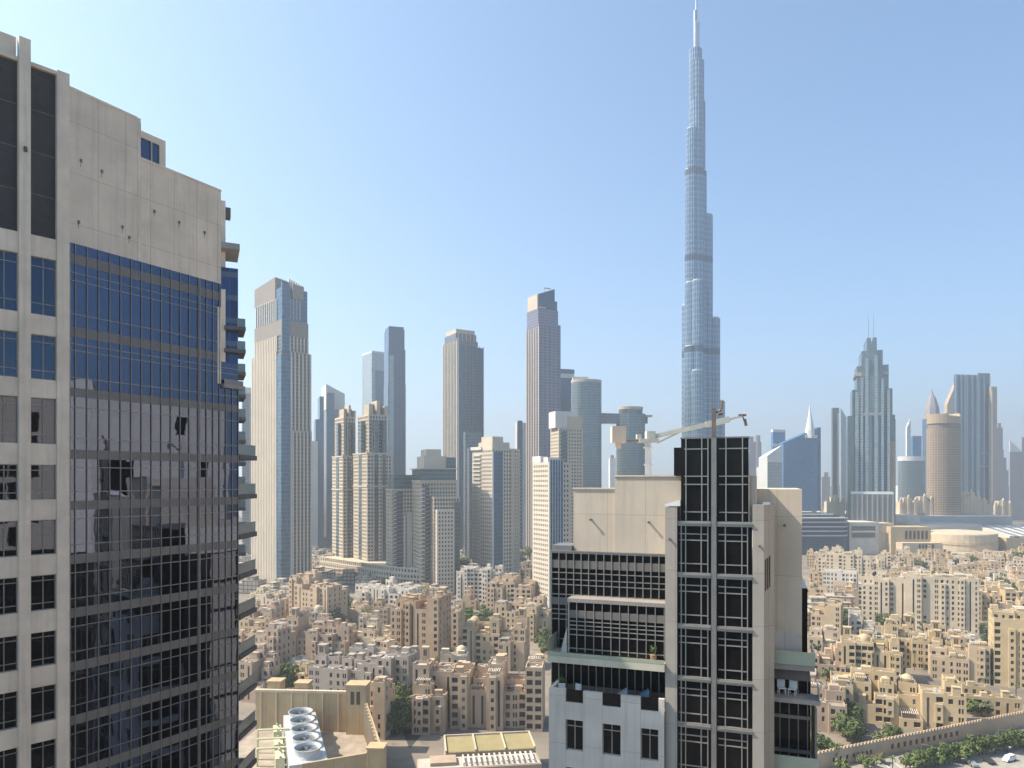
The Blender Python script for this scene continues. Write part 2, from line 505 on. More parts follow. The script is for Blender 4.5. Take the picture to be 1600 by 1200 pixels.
q = MB(); q.face(((LC, 0, 64), (LC, 6, 64), (LC, 6, 102.5), (LC, 0, 102.5))); q.face(((LB, 0, 102.5), (LC, 0, 102.5), (LC, 6, 102.5), (LB, 6, 102.5)))
q.build("end_wall", M['spandrel'], gt)
q = MB(); q.box(LB + 0.02, LC + 0.35, -0.35, 4.0, 102.5, 102.8); q.build("terrace_slab", M['slab'], gt)
q = MB(); q.box(LB + 0.1, LC + 0.3, -0.3, -0.26, 102.8, 103.2); q.build("balustrade", M['frame'], gt)
q = MB(); q.box(LB - 0.35, LB - 0.02, -0.05, 0.1, 102.8, 109.0); q.build("edge_pier", M['conc_plain'], gt)
# rear half of the tower with the balconies that stick out past the facade
mb = MB(); mb.box(-13, 9.0, 6.0, 16, 0, 102.0); mb.build("rear_wall", M['conc_plain'], gt)
ca, sa = math.cos(TH), math.sin(TH)
def to_local(X, Y):
    dx, dy = X - AX, Y - AY
    return dx * ca + dy * sa, -dx * sa + dy * ca
for k in range(12):
    z = 97.15 - 3.6 * k
    q = MB().set(0, 0, 0, -TH)
    lx, ly = to_local(-26.6, 63.0)
    q.set(lx, ly, 0, -TH)
    q.box(-6.0, 2.25, 0, 4.2, z - 0.3, z + 0.14)
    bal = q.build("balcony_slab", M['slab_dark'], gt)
    q = MB().set(lx, ly, 0, -TH); q.box(2.08, 2.13, 0.05, 4.1, z + 0.14, z + 1.05); q.box(-1.0, 2.08, 0.05, 0.09, z + 0.14, z + 1.05)
    q.build("balustrade", M['rail_dark'], bal)
    q = MB().set(lx, ly, 0, -TH)
    q.box(2.06, 2.16, 0.05, 4.1, z + 1.05, z + 1.11); q.box(-1.0, 2.06, 0.04, 0.1, z + 1.05, z + 1.11)
    q.build("handrail", M['frame'], bal)
lx, ly = to_local(-26.6, 63.0)
q = MB().set(lx, ly, 0, -TH); q.box(-6.0, -0.5, 0.6, 3.8, 0, 100.5); q.build("balcony_wall", M['spandrel'], gt)

# ---------------------------------------------------------------- second tower glimpsed behind it
d2 = 108.0
nt_ = thing("rear_tower", "blue glass tower glimpsed behind the near glass tower, thin stacked balconies along its edge", "apartment tower", (XX(372, d2), d2, 0), R(24))
M['rear_glass'] = grid_glass("rear tower glass", (0.008, 0.02, 0.06), (0.02, 0.05, 0.12), (0.10, 0.10, 0.12), 3.5, 1.2, 0.22, 0.06, 0.08, 0.5)
q = MB(); q.box(-14, 0, 0, 14, 0, Z(420, d2)); q.build("glass_wall", M['rear_glass'], nt_)
q = MB(); q.box(-14, -1.75, 1.0, 12, Z(420, d2), Z(313, d2)); q.build("top_wall", M['conc_plain'], nt_)
q = MB(); q.box(-1.75, -1.0, 1.2, 3, Z(322, d2) - 1.4, Z(322, d2)); q.build("vent", M['stain'], nt_)
q = MB(); q.box(-1.75, -0.02, 0.5, 4, 96, Z(420, d2) - 4); q.set(0, 0, 0, 0); q.build("side_wall", M['conc_plain'], nt_)
q = MB(); q.box(-3.2, -1.8, -0.3, -0.05, Z(600, d2), Z(455, d2)); q.build("edge_pier", M['conc_plain'], nt_)
q = MB(); q.prism([(-3.5, -1.0), (0.2, -1.0), (0.2, 6), (-3.5, 6)], Z(393, d2), Z(384, d2)); q.build("canopy", M['slab'], nt_)
for k in range(11):
    z = Z(515 + 35 * k, d2)
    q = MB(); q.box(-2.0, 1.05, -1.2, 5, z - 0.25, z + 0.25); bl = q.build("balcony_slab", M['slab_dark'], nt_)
    q = MB(); q.box(-0.2, 0.98, -1.15, -1.08, z + 0.25, z + 1.5); q.box(0.9, 0.98, -1.08, 4.8, z + 0.25, z + 1.5); q.build("balustrade", M['rail_dark'], bl)

# ---------------------------------------------------------------- tower in the middle of the foreground
CA = R(-19.45)
ct = thing("facing_tower", "beige foreground tower with black glazed bay, stone piers and terrace below a crane", "apartment tower", (11.14, 49.0, 0), CA)
# masses
def part(name, mat, *boxes, parent=ct):
    q = MB()
    for bx in boxes: q.box(*bx)
    return q.build(name, mat, parent)
part("core_wall", M['beige_panel'], (-9.2, 8.5, 4.4, 34, 0, 89.4))
part("stair_block", M['beige_panel'], (-7.73, -4.47, 2.5, 9, 89.3, 94.3))
part("lift_block", M['beige_panel'], (-4.45, 0.62, 2.2, 10, 89.3, 95.25))
part("coping", M['conc_plain'], (-4.5, 0.6, 2.12, 2.35, 95.25, 95.36))
part("coping", M['conc_plain'], (-7.78, -4.52, 2.42, 2.65, 94.3, 94.42))
part("dark_bay_side", M['dark_glass'], (0.0, 0.6, 1.1, 2.18, 95.3, 97.3))
# the glazed bay
def bay_half(xa, xb, top):
    """black glass with silver lines"""
    rows = [(92.0, 97.85)] if top else []
    return rows
bars = [92.0, 88.45, 84.9, 81.3, 78.1, 74.5, 70.9, 67.3, 63.7]
part("bay_glass", M['dark_glass'], (0.6, 5.05, 0.12, 1.8, 92.0, 97.85))
part("bay_glass", M['dark_glass'], (0.39, 5.27, 0.10, 3.0, 60.0, 92.0))
part("bay_roof", M['frame'], (0.55, 5.1, 0.06, 1.85, 97.85, 97.95))
for k, z in enumerate(bars):
    part("bay_transom_band", M['frame_lite'], (0.36, 2.6, -0.1, 0.12, z - 0.17, z + 0.17), (3.02, 5.29, -0.1, 0.12, z - 0.17, z + 0.17))
    part("bay_ledge", M['frame'], (0.30, 2.6, -0.2, -0.1, z - 0.03, z + 0.05), (3.02, 5.33, -0.2, -0.1, z - 0.03, z + 0.05))
def bay_lines(za, zb, xl, xr, zs):
    for x in xl + xr: part("bay_mullion", M['frame_lite'], (x - 0.035, x + 0.035, 0.0, 0.1, za, zb))
    for z in zs:
        part("bay_transom", M['frame_lite'], (xl[0] - 0.12, xl[-1] + 0.03, 0.02, 0.095, z - 0.035, z + 0.035))
        part("bay_transom", M['frame_lite'], (xr[0] - 0.45, xr[-1] + (0.03 if len(xr) > 2 else 0.32), 0.02, 0.095, z - 0.035, z + 0.035))
bay_lines(92.2, 97.85, [0.94, 2.0, 2.41], [3.59, 4.66], [97.14, 95.26, 94.7, 92.8])
for za, zb in zip(bars[1:], bars):
    h = zb - za
    bay_lines(za + 0.17, zb - 0.17, [0.62, 0.92, 1.96, 2.4], [3.55, 4.62, 4.98], [zb - 0.72, zb - 1.15, zb - h + 0.78])
part("bay_pier", M['steel'], (2.64, 2.98, -0.16, 0.1, 60, 97.9))
part("roof_post", M['brown_steel'], (2.66, 2.94, -0.1, 0.18, 97.95, 99.9))
# side piers
q = MB(); q.prism([(-0.44, -0.25), (0.36, -0.25), (0.36, 4.4), (-0.44, 4.4)], 0, 93.2, ztop=[93.05, 93.4, 93.4, 93.05]); q.build("stone_pier", M['grey_panel'], ct)
q = MB(); q.prism([(-0.47, -0.28), (0.58, -0.28), (0.58, 1.2), (-0.47, 1.2)], 93.2, 93.5, ztop=[93.32, 93.62, 93.62, 93.32]); q.build("pier_cap", M['white'], ct)
part("pier_block", M['beige_panel'], (5.08, 5.56, 0.6, 5.0, 91.6, 95.3))
q = MB()
q.prism([(5.3, -0.1), (6.02, -0.1), (6.68, 0.8), (6.68, 3.49), (5.3, 3.49)], 0, 93.35); q.build("chamfered_pier", M['grey_panel'], ct)
part("pier_cap", M['white'], (5.95, 6.42, 0.6, 0.9, 93.35, 93.5))
q = MB()
for k in range(3):
    a = 0.12 + k * 0.21
    q.prism([(6.02 + a * 0.59 + 0.012, -0.1 + a * 0.81 - 0.012), (6.02 + (a + 0.13) * 0.59 + 0.012, -0.1 + (a + 0.13) * 0.81 - 0.012), (6.02 + (a + 0.13) * 0.59, -0.1 + (a + 0.13) * 0.81 + 0.01), (6.02 + a * 0.59, -0.1 + a * 0.81 + 0.01)], 87.6 + 0.1 * k, 89.7 + 0.1 * k)
q.build("slit_window", M['dark_glass'], ct)
# wing set back on the far side
part("side_wing", M['beige_panel'], (5.5, 8.55, 3.5, 12, 0, 94.35))
part("wing_side_glass", M['dark_glass'], (8.56, 8.95, 4.2, 12, 60, 87.3))
part("wing_terrace_slab", M['rail_glass'], (5.7, 9.3, 1.75, 1.83, 82.4, 83.3), (9.22, 9.3, 1.83, 5, 82.4, 83.3))
part("wing_terrace_slab", M['slab'], (5.7, 9.28, 1.85, 5.0, 82.0, 82.4))
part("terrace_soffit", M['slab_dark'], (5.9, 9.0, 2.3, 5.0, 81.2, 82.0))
q = MB()
q.box(6.6, 8.3, 3.42, 3.5, 82.4, 84.3); q.build("terrace_door", M['white_wall'], ct)
part("wing_glass", M['dark_glass'], (6.5, 9.1, 3.3, 3.48, 62, 81.2))
for z in (79.6, 78.4, 76.0, 73.0):
    part("wing_band", M['frame'], (6.5, 9.15, 3.15, 3.3, z - 0.12, z + 0.12))
for x in (7.1, 7.7, 8.3, 8.9):
    part("wing_mullion", M['frame'], (x - 0.03, x + 0.03, 3.2, 3.3, 62, 81.2))
part("lower_balcony", M['slab'], (6.5, 9.6, 1.6, 3.2, 79.8, 80.1))
part("lower_balcony", M['slab'], (6.5, 9.6, 1.6, 3.2, 74.9, 75.2))
part("balcony_rail", M['rail_glass'], (9.52, 9.58, 1.6, 3.2, 80.1, 81.0))
part("balcony_rail", M['rail_glass'], (6.6, 9.52, 1.6, 1.66, 75.2, 76.2))
part("side_panel", M['frame'], (9.3, 9.42, 2.0, 6.0, 60, 79.4))
# curtain wall on the near side of the beige blocks
part("curtain_glass", M['dark_glass'], (-9.29, -0.45, 2.0, 4.4, 74, 89.5))
part("curtain_coping", M['frame'], (-9.33, -0.45, 1.9, 4.4, 89.5, 89.62))
part("roof_ledge", M['steel'], (-9.3, -7.75, 2.1, 4.4, 89.62, 90.0))
for za, zb in ((88.3, 88.9), (85.5, 86.05), (79.0, 79.5)):
    part("spandrel_band", M['spandrel'], (-9.3, -0.45, 1.94, 2.0, za, zb))
for z in (89.45, 87.95, 87.45, 87.05, 86.3, 85.15, 84.8, 84.4, 82.9):
    part("curtain_transom", M['frame_lite'], (-9.3, -0.45, 1.93, 2.0, z - 0.03, z + 0.03))
for k in range(16):
    x = -9.28 + k * 0.58
    part("curtain_mullion", M['frame_lite'], (x - 0.028, x + 0.028, 1.89, 2.0, 76, 89.5))
# projecting bay with the ribbon windows
part("ribbon_bay", M['dark_glass'], (-7.55, -0.45, 0.6, 1.88, 82.3, 86.0))
part("ribbon_bay_roof", M['slab'], (-7.65, -0.45, 0.45, 1.88, 86.0, 86.28))
part("ribbon_bay_corner", M['frame_lite'], (-7.62, -7.5, 0.5, 0.6, 82.3, 86.0))
part("spandrel_band", M['spandrel'], (-7.56, -0.45, 0.54, 0.6, 84.85, 85.4))
for z in (84.6, 84.3, 84.0, 83.6, 82.6):
    part("ribbon_transom", M['frame_lite'], (-7.56, -0.45, 0.53, 0.6, z - 0.03, z + 0.03))
for k in range(11):
    x = -6.95 + k * 0.635
    part("ribbon_mullion", M['frame_lite'], (x - 0.026, x + 0.026, 0.5, 0.6, 82.3, 86.0))
q = MB(); q.prism([(-8.1, 0.5), (-7.7, 0.5), (-7.7, 1.8), (-8.1, 1.8)], 82.2, 84.2, ztop=[82.6, 84.1, 84.1, 82.6]); q.build("partition_fin", M['white_wall'], ct)
# terrace
part("terrace_slab", M['deck'], (-8.85, -0.45, -0.55, 1.99, 81.72, 82.2))
part("terrace_deck", M['deck'], (-8.8, -0.45, -0.5, 0.55, 82.204, 82.24))
part("terrace_balustrade", M['rail_glass'], (-8.84, -8.8, -0.5, 1.9, 82.24, 83.4), (-8.8, -0.45, -0.54, -0.5, 82.24, 82.5))
part("handrail", M['frame_lite'], (-8.86, -8.78, -0.5, 1.9, 83.4, 83.46))
# white lower block with crenels
LX = -8.75
wx = [(-7.48, -6.2), (-4.8, -3.48), (-2.08, -0.85)]
q = MB()
ops = [(a - LX, b_ - LX, z, z + 2.2, 0.25) for a, b_ in wx for z in (75.5, 72.05, 68.6, 65.15, 61.7)]
pn = q.facade((LX, -0.6), (-0.45, -0.6), 0, 78.95, ops)
pl = q.facade((LX, 4.4), (LX, -0.6), 0, 78.95, [(0.2 + 2.3 * k, 2.4 + 2.3 * k, 61.2 + 3.45 * j, 64.0 + 3.45 * j) for k in range(2) for j in range(5)])
for a, b_ in ((LX, -7.48), (-6.2, -4.8), (-3.48, -2.08), (-0.85, -0.45)):
    q.box(a, b_, -0.6, -0.32, 78.95, 79.85)
q.box(LX, LX + 0.28, -0.32, 1.9, 78.95, 79.85)
q.face(((LX, -0.6, 78.95), (-0.45, -0.6, 78.95), (-0.45, 2, 78.95), (LX, 2, 78.95)))
q.build("lower_wall", M['white_wall'], ct)
put_windows(pn + pl, ct, gm='dark_glass', fm='frame_lite', mull=1, transom=(0.78,), frame=0.06)
for a, b_ in wx:
    part("parapet_glass", M['dark_glass'], (a + 0.02, b_ - 0.02, -0.48, -0.44, 78.97, 79.85))
part("ground_terrace", M['slab'], (-3.6, -0.45, -2.2, -0.6, 72.6, 73.0))
def ctw(x, y, z):
    c, n = math.cos(CA), math.sin(CA)
    return (11.14 + x * c - y * n, 49.0 + x * n + y * c, z)
def patio_chair(label, x, y, z, rot):
    o = thing("patio_chair", label, "chair", ctw(x, y, z), CA + rot, "white patio chairs on the terraces")
    q = MB(); q.box(-0.26, 0.26, -0.25, 0.25, 0.4, 0.46); q.build("seat", M['white'], o)
    q = MB(); q.box(-0.26, 0.26, 0.2, 0.26, 0.461, 0.95); q.build("backrest", M['white'], o)
    for sx in (-0.24, 0.2):
        for sy in (-0.24, 0.2):
            q = MB(); q.box(sx, sx + 0.04, sy, sy + 0.04, 0, 0.4); q.build("leg", M['white'], o)
patio_chair("white patio chair on the side terrace of the beige tower, nearer the stone pier", 7.2, 2.6, 80.1, 0.2)
patio_chair("white patio chair on the side terrace of the beige tower, nearer the outer rail", 7.9, 2.6, 80.1, -0.3)
patio_chair("white patio chair at the corner of the roof terrace over the white lower block", -8.0, 0.4, 78.96, 0.5)
patio_chair("white patio chair beside the first crenel gap of the roof terrace", -7.0, 0.7, 78.96, -0.4)
M['blue_cloth'] = wear("blue cushion", (0.16, 0.30, 0.42), 0.9, 0.2, 2, 0)
M['pale_cloth'] = wear("pale blue cushion", (0.38, 0.45, 0.5), 0.9, 0.2, 2, 0)
for lab, x, y, mm in (("blue cushioned lounger behind the parapet of the white lower block", -2.7, 0.9, 'blue_cloth'), ("pale grey blue lounger behind the parapet, next to the blue one", -4.2, 0.5, 'pale_cloth')):
    o = thing("sun_lounger", lab, "lounger", ctw(x, y, 78.96), CA + 0.25)
    q = MB(); q.box(-0.9, 0.9, -0.35, 0.35, 0.25, 0.33); q.build("frame", M['frame'], o)
    for sx in (-0.8, 0.74):
        for sy in (-0.3, 0.24):
            q = MB(); q.box(sx, sx + 0.06, sy, sy + 0.06, 0, 0.25); q.build("leg", M['frame'], o)
    q = MB(); q.prism([(-0.9, -0.35), (0.25, -0.35), (0.25, 0.35), (-0.9, 0.35)], 0.331, 0.46); q.prism([(0.26, -0.35), (0.95, -0.35), (0.95, 0.35), (0.26, 0.35)], 0.331, 0.46, ztop=[0.5, 0.98, 0.98, 0.5]); q.build("cushion", M[mm], o)
rp = random.Random(8)
mpl, nt, b = _mat("potted leaves")
b.inputs["Base Color"].default_value = (0.07, 0.11, 0.04, 1); b.inputs["Roughness"].default_value = 0.7
M['pot'] = wear("clay pot", (0.33, 0.2, 0.13), 0.9, 0.2, 2, 0)
for lab, x, y, z, r in (("bushy potted plant at the corner of the roof terrace over the white block", -8.35, 1.4, 78.96, 0.45), ("spindly potted plant on the ledge below the white block's windows", -3.2, -1.4, 73.0, 0.5), ("small potted plant standing on the pale green terrace near the pier", -1.3, 0.1, 82.25, 0.35)):
    o = thing("potted_plant", lab, "plant", ctw(x, y, z), 0)
    q = MB(); q.cyl(0, 0, 0, 0.45, 0.17, 0.25, 10); q.build("pot", M['pot'], o)
    q = MB()
    for _ in range(70):
        v = Vector((rp.gauss(0, 1), rp.gauss(0, 1), rp.gauss(0, 1))).normalized() * r * rp.uniform(0.3, 1)
        c_ = Vector((v.x, v.y, 0.5 + r + v.z)); u = v.orthogonal().normalized(); w = v.normalized().cross(u); k_ = rp.uniform(0.07, 0.15)
        q.face((c_ - u * k_, c_ - w * k_ * 0.5, c_ + u * k_, c_ + w * k_ * 0.5))
    q.build("foliage", mpl, o)
# side of the tower that the glass tower mirrors
q = MB()
ops = [(0.3 + 3.3 * k, 3.4 + 3.3 * k, 55.6 + 3.45 * j, 58.7 + 3.45 * j, 0.2) for k in range(8) for j in range(9)]
pn = q.facade((-9.25, 34.02), (-9.25, 4.4), 0, 86.4, ops)
sw = q.build("flank_wall", M['dark_wall'], ct)
q = MB(); q.facade((-9.25, 34.02), (-9.25, 4.4), 86.4, 89.4, []); q.build("flank_head", M['bright_wall'], ct)
put_windows(pn, sw, gm='dark_glass', fm='frame_lite', mull=1, frame=0.06)
# wall ties with long shadows
for x, y, z in ((-6.3, 2.5, 92.0), (-1.9, 2.2, 91.9), (-0.1, -0.25, 90.9), (5.75, -0.1, 90.6), (7.4, 3.5, 91.8)):
    q = MB(); q.cyl(x, 0, 0, 0.01, 0.01, n=4); q = MB(); q.bar((x, y, z), (x, y - 0.28, z), 0.07, 8); q.bar((x, y - 0.24, z), (x, y - 0.3, z), 0.1, 8); q.build("wall_tie", M['brown_steel'], ct)
q = MB(); q.bar((2.95, 0, 99.6), (3.25, 0, 99.75), 0.07); q.bar((3.25, 0, 99.75), (3.35, 0, 100.4), 0.09); q.bar((3.1, 0, 99.5), (3.4, 0, 99.55), 0.12); q.build("post_bracket", M['brown_steel'], ct)

# roof crane (facade maintenance unit) standing on the lift block
cx, cy = XX(1013, 56.5), 56.5
cr = thing("roof_crane", "cream roof crane with round mast, long thin jib and boxy counterweight above the beige tower", "crane", (cx, cy, 95.25), 0)
q = MB(); q.cyl(0, 0, 0, 2.9, 0.27, 0.22, 12); q.cyl(0, 0, 0.9, 1.05, 0.36, n=12); q.cyl(0, 0, 2.3, 2.4, 0.42, n=12); q.build("mast", M['white'], cr)
q = MB(); q.box(-0.8, 0.75, -0.5, 0.5, 2.75, 3.05); q.box(-0.2, 0.5, -0.45, 0.45, 3.05, 3.65); q.box(-0.95, -0.6, -0.3, 0.3, 3.0, 3.4); q.build("slewing_head", M['cream_paint'], cr)
def ang_bar(q, a, b_, w):
    q.bar(a, b_, w, 4)
J0, J1 = Vector((0.3, 0, 3.2)), Vector((7.15, -1.2, 4.75))
q = MB()
q.bar(J0, J0.lerp(J1, 0.62), 0.25, 4); q.bar(J0.lerp(J1, 0.6), J0.lerp(J1, 0.86), 0.34, 4); q.bar(J0.lerp(J1, 0.84), J1, 0.12, 4); q.build("jib", M['cream_paint'], cr)
q = MB(); q.bar((0.7, 0, 2.7), J0.lerp(J1, 0.3) + Vector((0, 0, -0.15)), 0.07, 6); q.build("jib_strut", M['cream_paint'], cr)
q = MB(); q.bar((-0.8, 0, 2.9), (-2.6, 0.3, 2.85), 0.08, 6); q.build("counter_arm", M['steel'], cr)
q = MB(); q.box(-2.95, -1.85, -0.4, 0.7, 2.75, 4.05); q.box(-2.6, -2.2, -0.1, 0.3, 2.3, 2.75); q.build("counterweight", M['conc_plain'], cr)
q = MB(); q.bar(J1 + Vector((0, 0, 0.12)), J1 + Vector((0.25, 0, -0.7)), 0.05, 6); q.bar(J1 + Vector((-0.3, 0, 0.1)), J1 + Vector((0.3, 0, 0.1)), 0.09, 6)
q.bar(J1 + Vector((0.2, 0, -0.2)), J1 + Vector((0.3, 0, -0.75)), 0.11, 6); q.build("hook_block", M['brown_steel'], cr)

# tower outside the frame that the glass tower mirrors
mt = thing("mirrored_tower", "beige tower beyond the picture's edge, seen only as a broken reflection in the glass tower", "apartment tower", (37.5, 46.0, 0), R(-90))
q = MB()
rm = random.Random(12)
TOPM, MIDM = 110.0, 84.0
lowq = MB()
pn = []
for p0, p1, L, top in (((0, 0), (58, 0), 58, TOPM), ((-20, 12.5), (-0.01, 0.006), 23, TOPM - 2)):
    low = [(0.4 + 2.6 * k, 2.8 + 2.6 * k, MIDM - 3.5 - 3.6 * j, MIDM - 0.3 - 3.6 * j) for k in range(int((L - 1) / 2.6)) for j in range(9)]
    pn += lowq.facade(p0, p1, 0, MIDM, low, 0.2)
    up = []
    for j in range(6):
        for a_, b_ in ((3, 13), (19, 33), (38, 55)):
            x = a_
            while x < min(b_, L - 3):
                if rm.random() < (0.25 if j > 3 else 0.6 if j in (2, 3) else 0.3): up.append((x + 0.1, x + 2.3, MIDM + 0.6 + 3.6 * j, MIDM + 3.6 + 3.6 * j))
                x += 2.4
    pn += q.facade(p0, p1, MIDM, top, up, 0.3)
lowq.build("glazed_base", M['dark_wall'], mt)
q.face(((0, 0, TOPM), (58, 0, TOPM), (58, 22, TOPM), (0, 22, TOPM)))
q.face(((-20, 12.5, TOPM - 2), (0, 0, TOPM - 2), (0, 26, TOPM - 2), (-20, 26, TOPM - 2)))
q.box(4, 12, 2, 9, TOPM, TOPM + 4); q.box(24, 29, 1, 7, TOPM, TOPM + 3)
q.build("wall", M['bright_wall'], mt)
put_windows(pn, mt, gm='dark_glass', fm='frame_lite', mull=1, frame=0.06)
for j in range(9):
    q = MB(); q.box(20, 25.5, -1.5, -0.01, 60 + 4 * j, 60.3 + 4 * j); q.build("balcony_slab", M['slab'], mt)
# ---------------------------------------------------------------- towers of the skyline
def corner_box(pxl, pxc, pxr, d, th):
    """corner at (pxc, d); faces run away to the right (angle th) and to the left"""
    t = R(th); X = XX(pxc, d)
    ur, ul = (pxr - 800) / FPX, (pxl - 800) / FPX
    w = (d * ur - X) / (math.cos(t) - ur * math.sin(t))
    dp = (d * ul - X) / (-math.sin(t) - ul * math.cos(t)) if th > 3 and abs(pxc - pxl) > 0.5 else w
    return X, d, t, w, abs(dp)

def tower(name, label, pxl, pxc, pxr, d, th, vols, cat="skyscraper", group=None):
    """vols: (part name, material, fx0, fx1, fy0, fy1, z0, z1[, top heights of the 4 corners])"""
    X, Y, t, w, dp = corner_box(pxl, pxc, pxr, d, th)
    o = thing(name, label, cat, (X, Y, 0), t, group)
    for v in vols:
        q = MB()
        x0, x1, y0, y1 = v[2] * w, v[3] * w, v[4] * dp, v[5] * dp
        if len(v) > 8:
            q.prism([(x0, y0), (x1, y0), (x1, y1), (x0, y1)], v[6], v[7], ztop=v[8])
        else:
            q.box(x0, x1, y0, y1, v[6], v[7])
        q.build(v[0], v[1], o)
    return o, w, dp

def ribs(o, mat, x0, x1, y, z0, z1, pitch, rw, rd, side='front', name="pilaster"):
    n = max(1, int(round((x1 - x0) / pitch)))
    for k in range(n + 1):
        c = x0 + (x1 - x0) * k / n
        q = MB()
        if side == 'front': q.box(c - rw / 2, c + rw / 2, y - rd, y - 0.003, z0, z1)
        else: q.box(y - rd, y - 0.003, c - rw / 2, c + rw / 2, z0, z1)
        q.build(name, mat, o)

def bands(o, mat, x0, x1, y0, y1, zs, h, proud, name="floor_band"):
    for z in zs:
        q = MB(); q.box(x0 - proud, x1 + proud, y0 - proud, y1 + proud, z, z + h); q.build(name, mat, o)

def cols(L, pitch, w, m=None):
    n = max(1, int((L - 0.6) / pitch)); off = (L - (n - 1) * pitch - w) / 2
    return [(off + k * pitch, off + k * pitch + w) for k in range(n)]

def walled(o, mat, x0, x1, y0, y1, z0, z1, fh=3.5, pitch=3.2, ww=1.5, wh=1.7, left=True, name="wall", first=1.0, gm='dark_pane', most=60, rec=0.35):
    """box with recessed windows on the front and left faces, each window a part (the first rows), the rest one part"""
    q = MB()
    rows = []
    z = z1 - fh + (fh - wh) / 2 - first
    while z > z0 + 1: rows.append(z); z -= fh
    f = [(a, b_, r, r + wh) for r in rows for a, b_ in cols(x1 - x0, pitch, ww)]
    pn = q.facade((x0, y0), (x1, y0), z0, z1, f, rec)
    if left:
        f = [(a, b_, r, r + wh) for r in rows for a, b_ in cols(y1 - y0, pitch, ww)]
        pl = q.facade((x0, y1), (x0, y0), z0, z1, f, rec)
    else:
        pl = []; q.face(((x0, y1, z0), (x0, y0, z0), (x0, y0, z1), (x0, y1, z1)))
    q.face(((x1, y0, z0), (x1, y1, z0), (x1, y1, z1), (x1, y0, z1)))
    q.face(((x1, y1, z0), (x0, y1, z0), (x0, y1, z1), (x1, y1, z1)))
    q.face(((x0, y0, z1), (x1, y0, z1), (x1, y1, z1), (x0, y1, z1)))
    w = q.build(name, mat, o)
    allp = sorted(pn + pl, key=lambda p: -p[2])
    put_windows(allp, o, most=most, gm=gm, fm='frame', frame=0, mull=0)
    return w

M['cream'] = wear("cream render", (0.53, 0.46, 0.37), 0.9, 0.10, 0.05, 0.12, spec=0.15)
M['cream2'] = wear("tan render", (0.48, 0.405, 0.315), 0.9, 0.10, 0.05, 0.12, spec=0.15)
M['greige'] = wear("grey beige render", (0.49, 0.415, 0.32), 0.9, 0.1, 0.05, 0.12, spec=0.15)
M['brown'] = wear("brown crown cladding", (0.235, 0.20, 0.175), 0.8, 0.1, 0.1, 0.1)
M['tan'] = wear("tan stone render", (0.52, 0.45, 0.36), 0.9, 0.12, 0.05, 0.15, spec=0.15)
M['pale'] = wear("pale cladding", (0.56, 0.54, 0.50), 0.8, 0.1, 0.05, 0.1)
M['teal_g'] = grid_glass("teal glass", (0.03, 0.06, 0.075), (0.07, 0.12, 0.13), (0.16, 0.17, 0.17), 3.6, 1.6, 0.25, 0.08)
M['blue_g'] = grid_glass("blue glass", (0.02, 0.058, 0.115), (0.045, 0.115, 0.19), (0.10, 0.145, 0.19), 3.6, 1.6, 0.22, 0.08)
M['navy_g'] = grid_glass("navy glass", (0.012, 0.038, 0.085), (0.025, 0.07, 0.145), (0.045, 0.085, 0.14), 3.6, 1.6, 0.22, 0.08)
M['grey_g'] = grid_glass("grey glass", (0.06, 0.075, 0.09), (0.12, 0.14, 0.16), (0.2, 0.2, 0.2), 3.6, 1.6, 0.25, 0.1)
M['pale_g'] = grid_glass("pale glass", (0.16, 0.20, 0.22), (0.26, 0.31, 0.33), (0.34, 0.37, 0.38), 3.6, 1.8, 0.25, 0.1)
M['mauve_g'] = grid_glass("mauve grey glass", (0.085, 0.08, 0.12), (0.14, 0.13, 0.175), (0.23, 0.21, 0.245), 3.5, 1.7, 0.3, 0.22)
M['strip_g'] = grid_glass("dark strip glazing", (0.03, 0.032, 0.04), (0.06, 0.06, 0.065), (0.17, 0.15, 0.125), 3.4, 30, 0.35, 0.0, 0.35, 0.1)

def H(py, d): return Z(py, d)

# -- tall cream tower with pilasters
d = 590
o, w, dp = tower("ribbed_tower", "tallest cream tower beside the near glass tower, ribbed pilasters and a blue and brown crown", 395, 440, 484.5, d, 44, [
    ("shaft", M['strip_g'], 0.0, 1, 0, 1, 0, H(548, d)),
    ("upper_shaft", M['strip_g'], 0.05, 0.98, 0.05, 0.97, H(548, d), H(500, d)),
    ("brown_storey", M['brown'], 0.04, 0.985, 0.04, 0.98, H(522, d), H(498, d)),
    ("glass_crown", M['blue_g'], 0.06, 0.97, 0.06, 0.96, H(498, d), H(446, d)),
])
zt = H(548, d)
ribs(o, M['cream'], 0.32 * w, w, 0, 0, zt, 3.3, 1.5, 0.9)
ribs(o, M['cream'], 0.16 * dp, dp, 0, 0, zt + 0.5, 3.2, 1.9, 1.0, 'left')
ribs(o, M['cream'], 0.34 * w, 0.96 * w, 0.05 * dp, zt, H(522, d), 3.3, 1.4, 0.8)
ribs(o, M['cream'], 0.2 * dp, 0.95 * dp, 0.05 * w, zt, H(522, d), 3.2, 1.9, 0.8, 'left')
ribs(o, M['pale'], 0.36 * w, 0.7 * w, 0.06 * dp, H(495, d), H(462, d), 3.4, 0.5, 0.4)
ribs(o, M['pale'], 0.22 * dp, 0.93 * dp, 0.06 * w, H(498, d), H(462, d), 3.6, 1.0, 0.7, 'left')
q = MB(); q.prism([(-0.5, 0.2 * dp), (0.0, 0.2 * dp), (0, 0.2 * dp), (0, 0)], 0, 1) ; q = MB()
q.prism([(-0.6, -0.6), (0.3 * w, -0.6), (0.3 * w, -0.05), (-0.05, -0.05), (-0.05, 0.14 * dp), (-0.6, 0.14 * dp)], 0, zt - 3); q.build("corner_glazing", M['blue_g'], o)
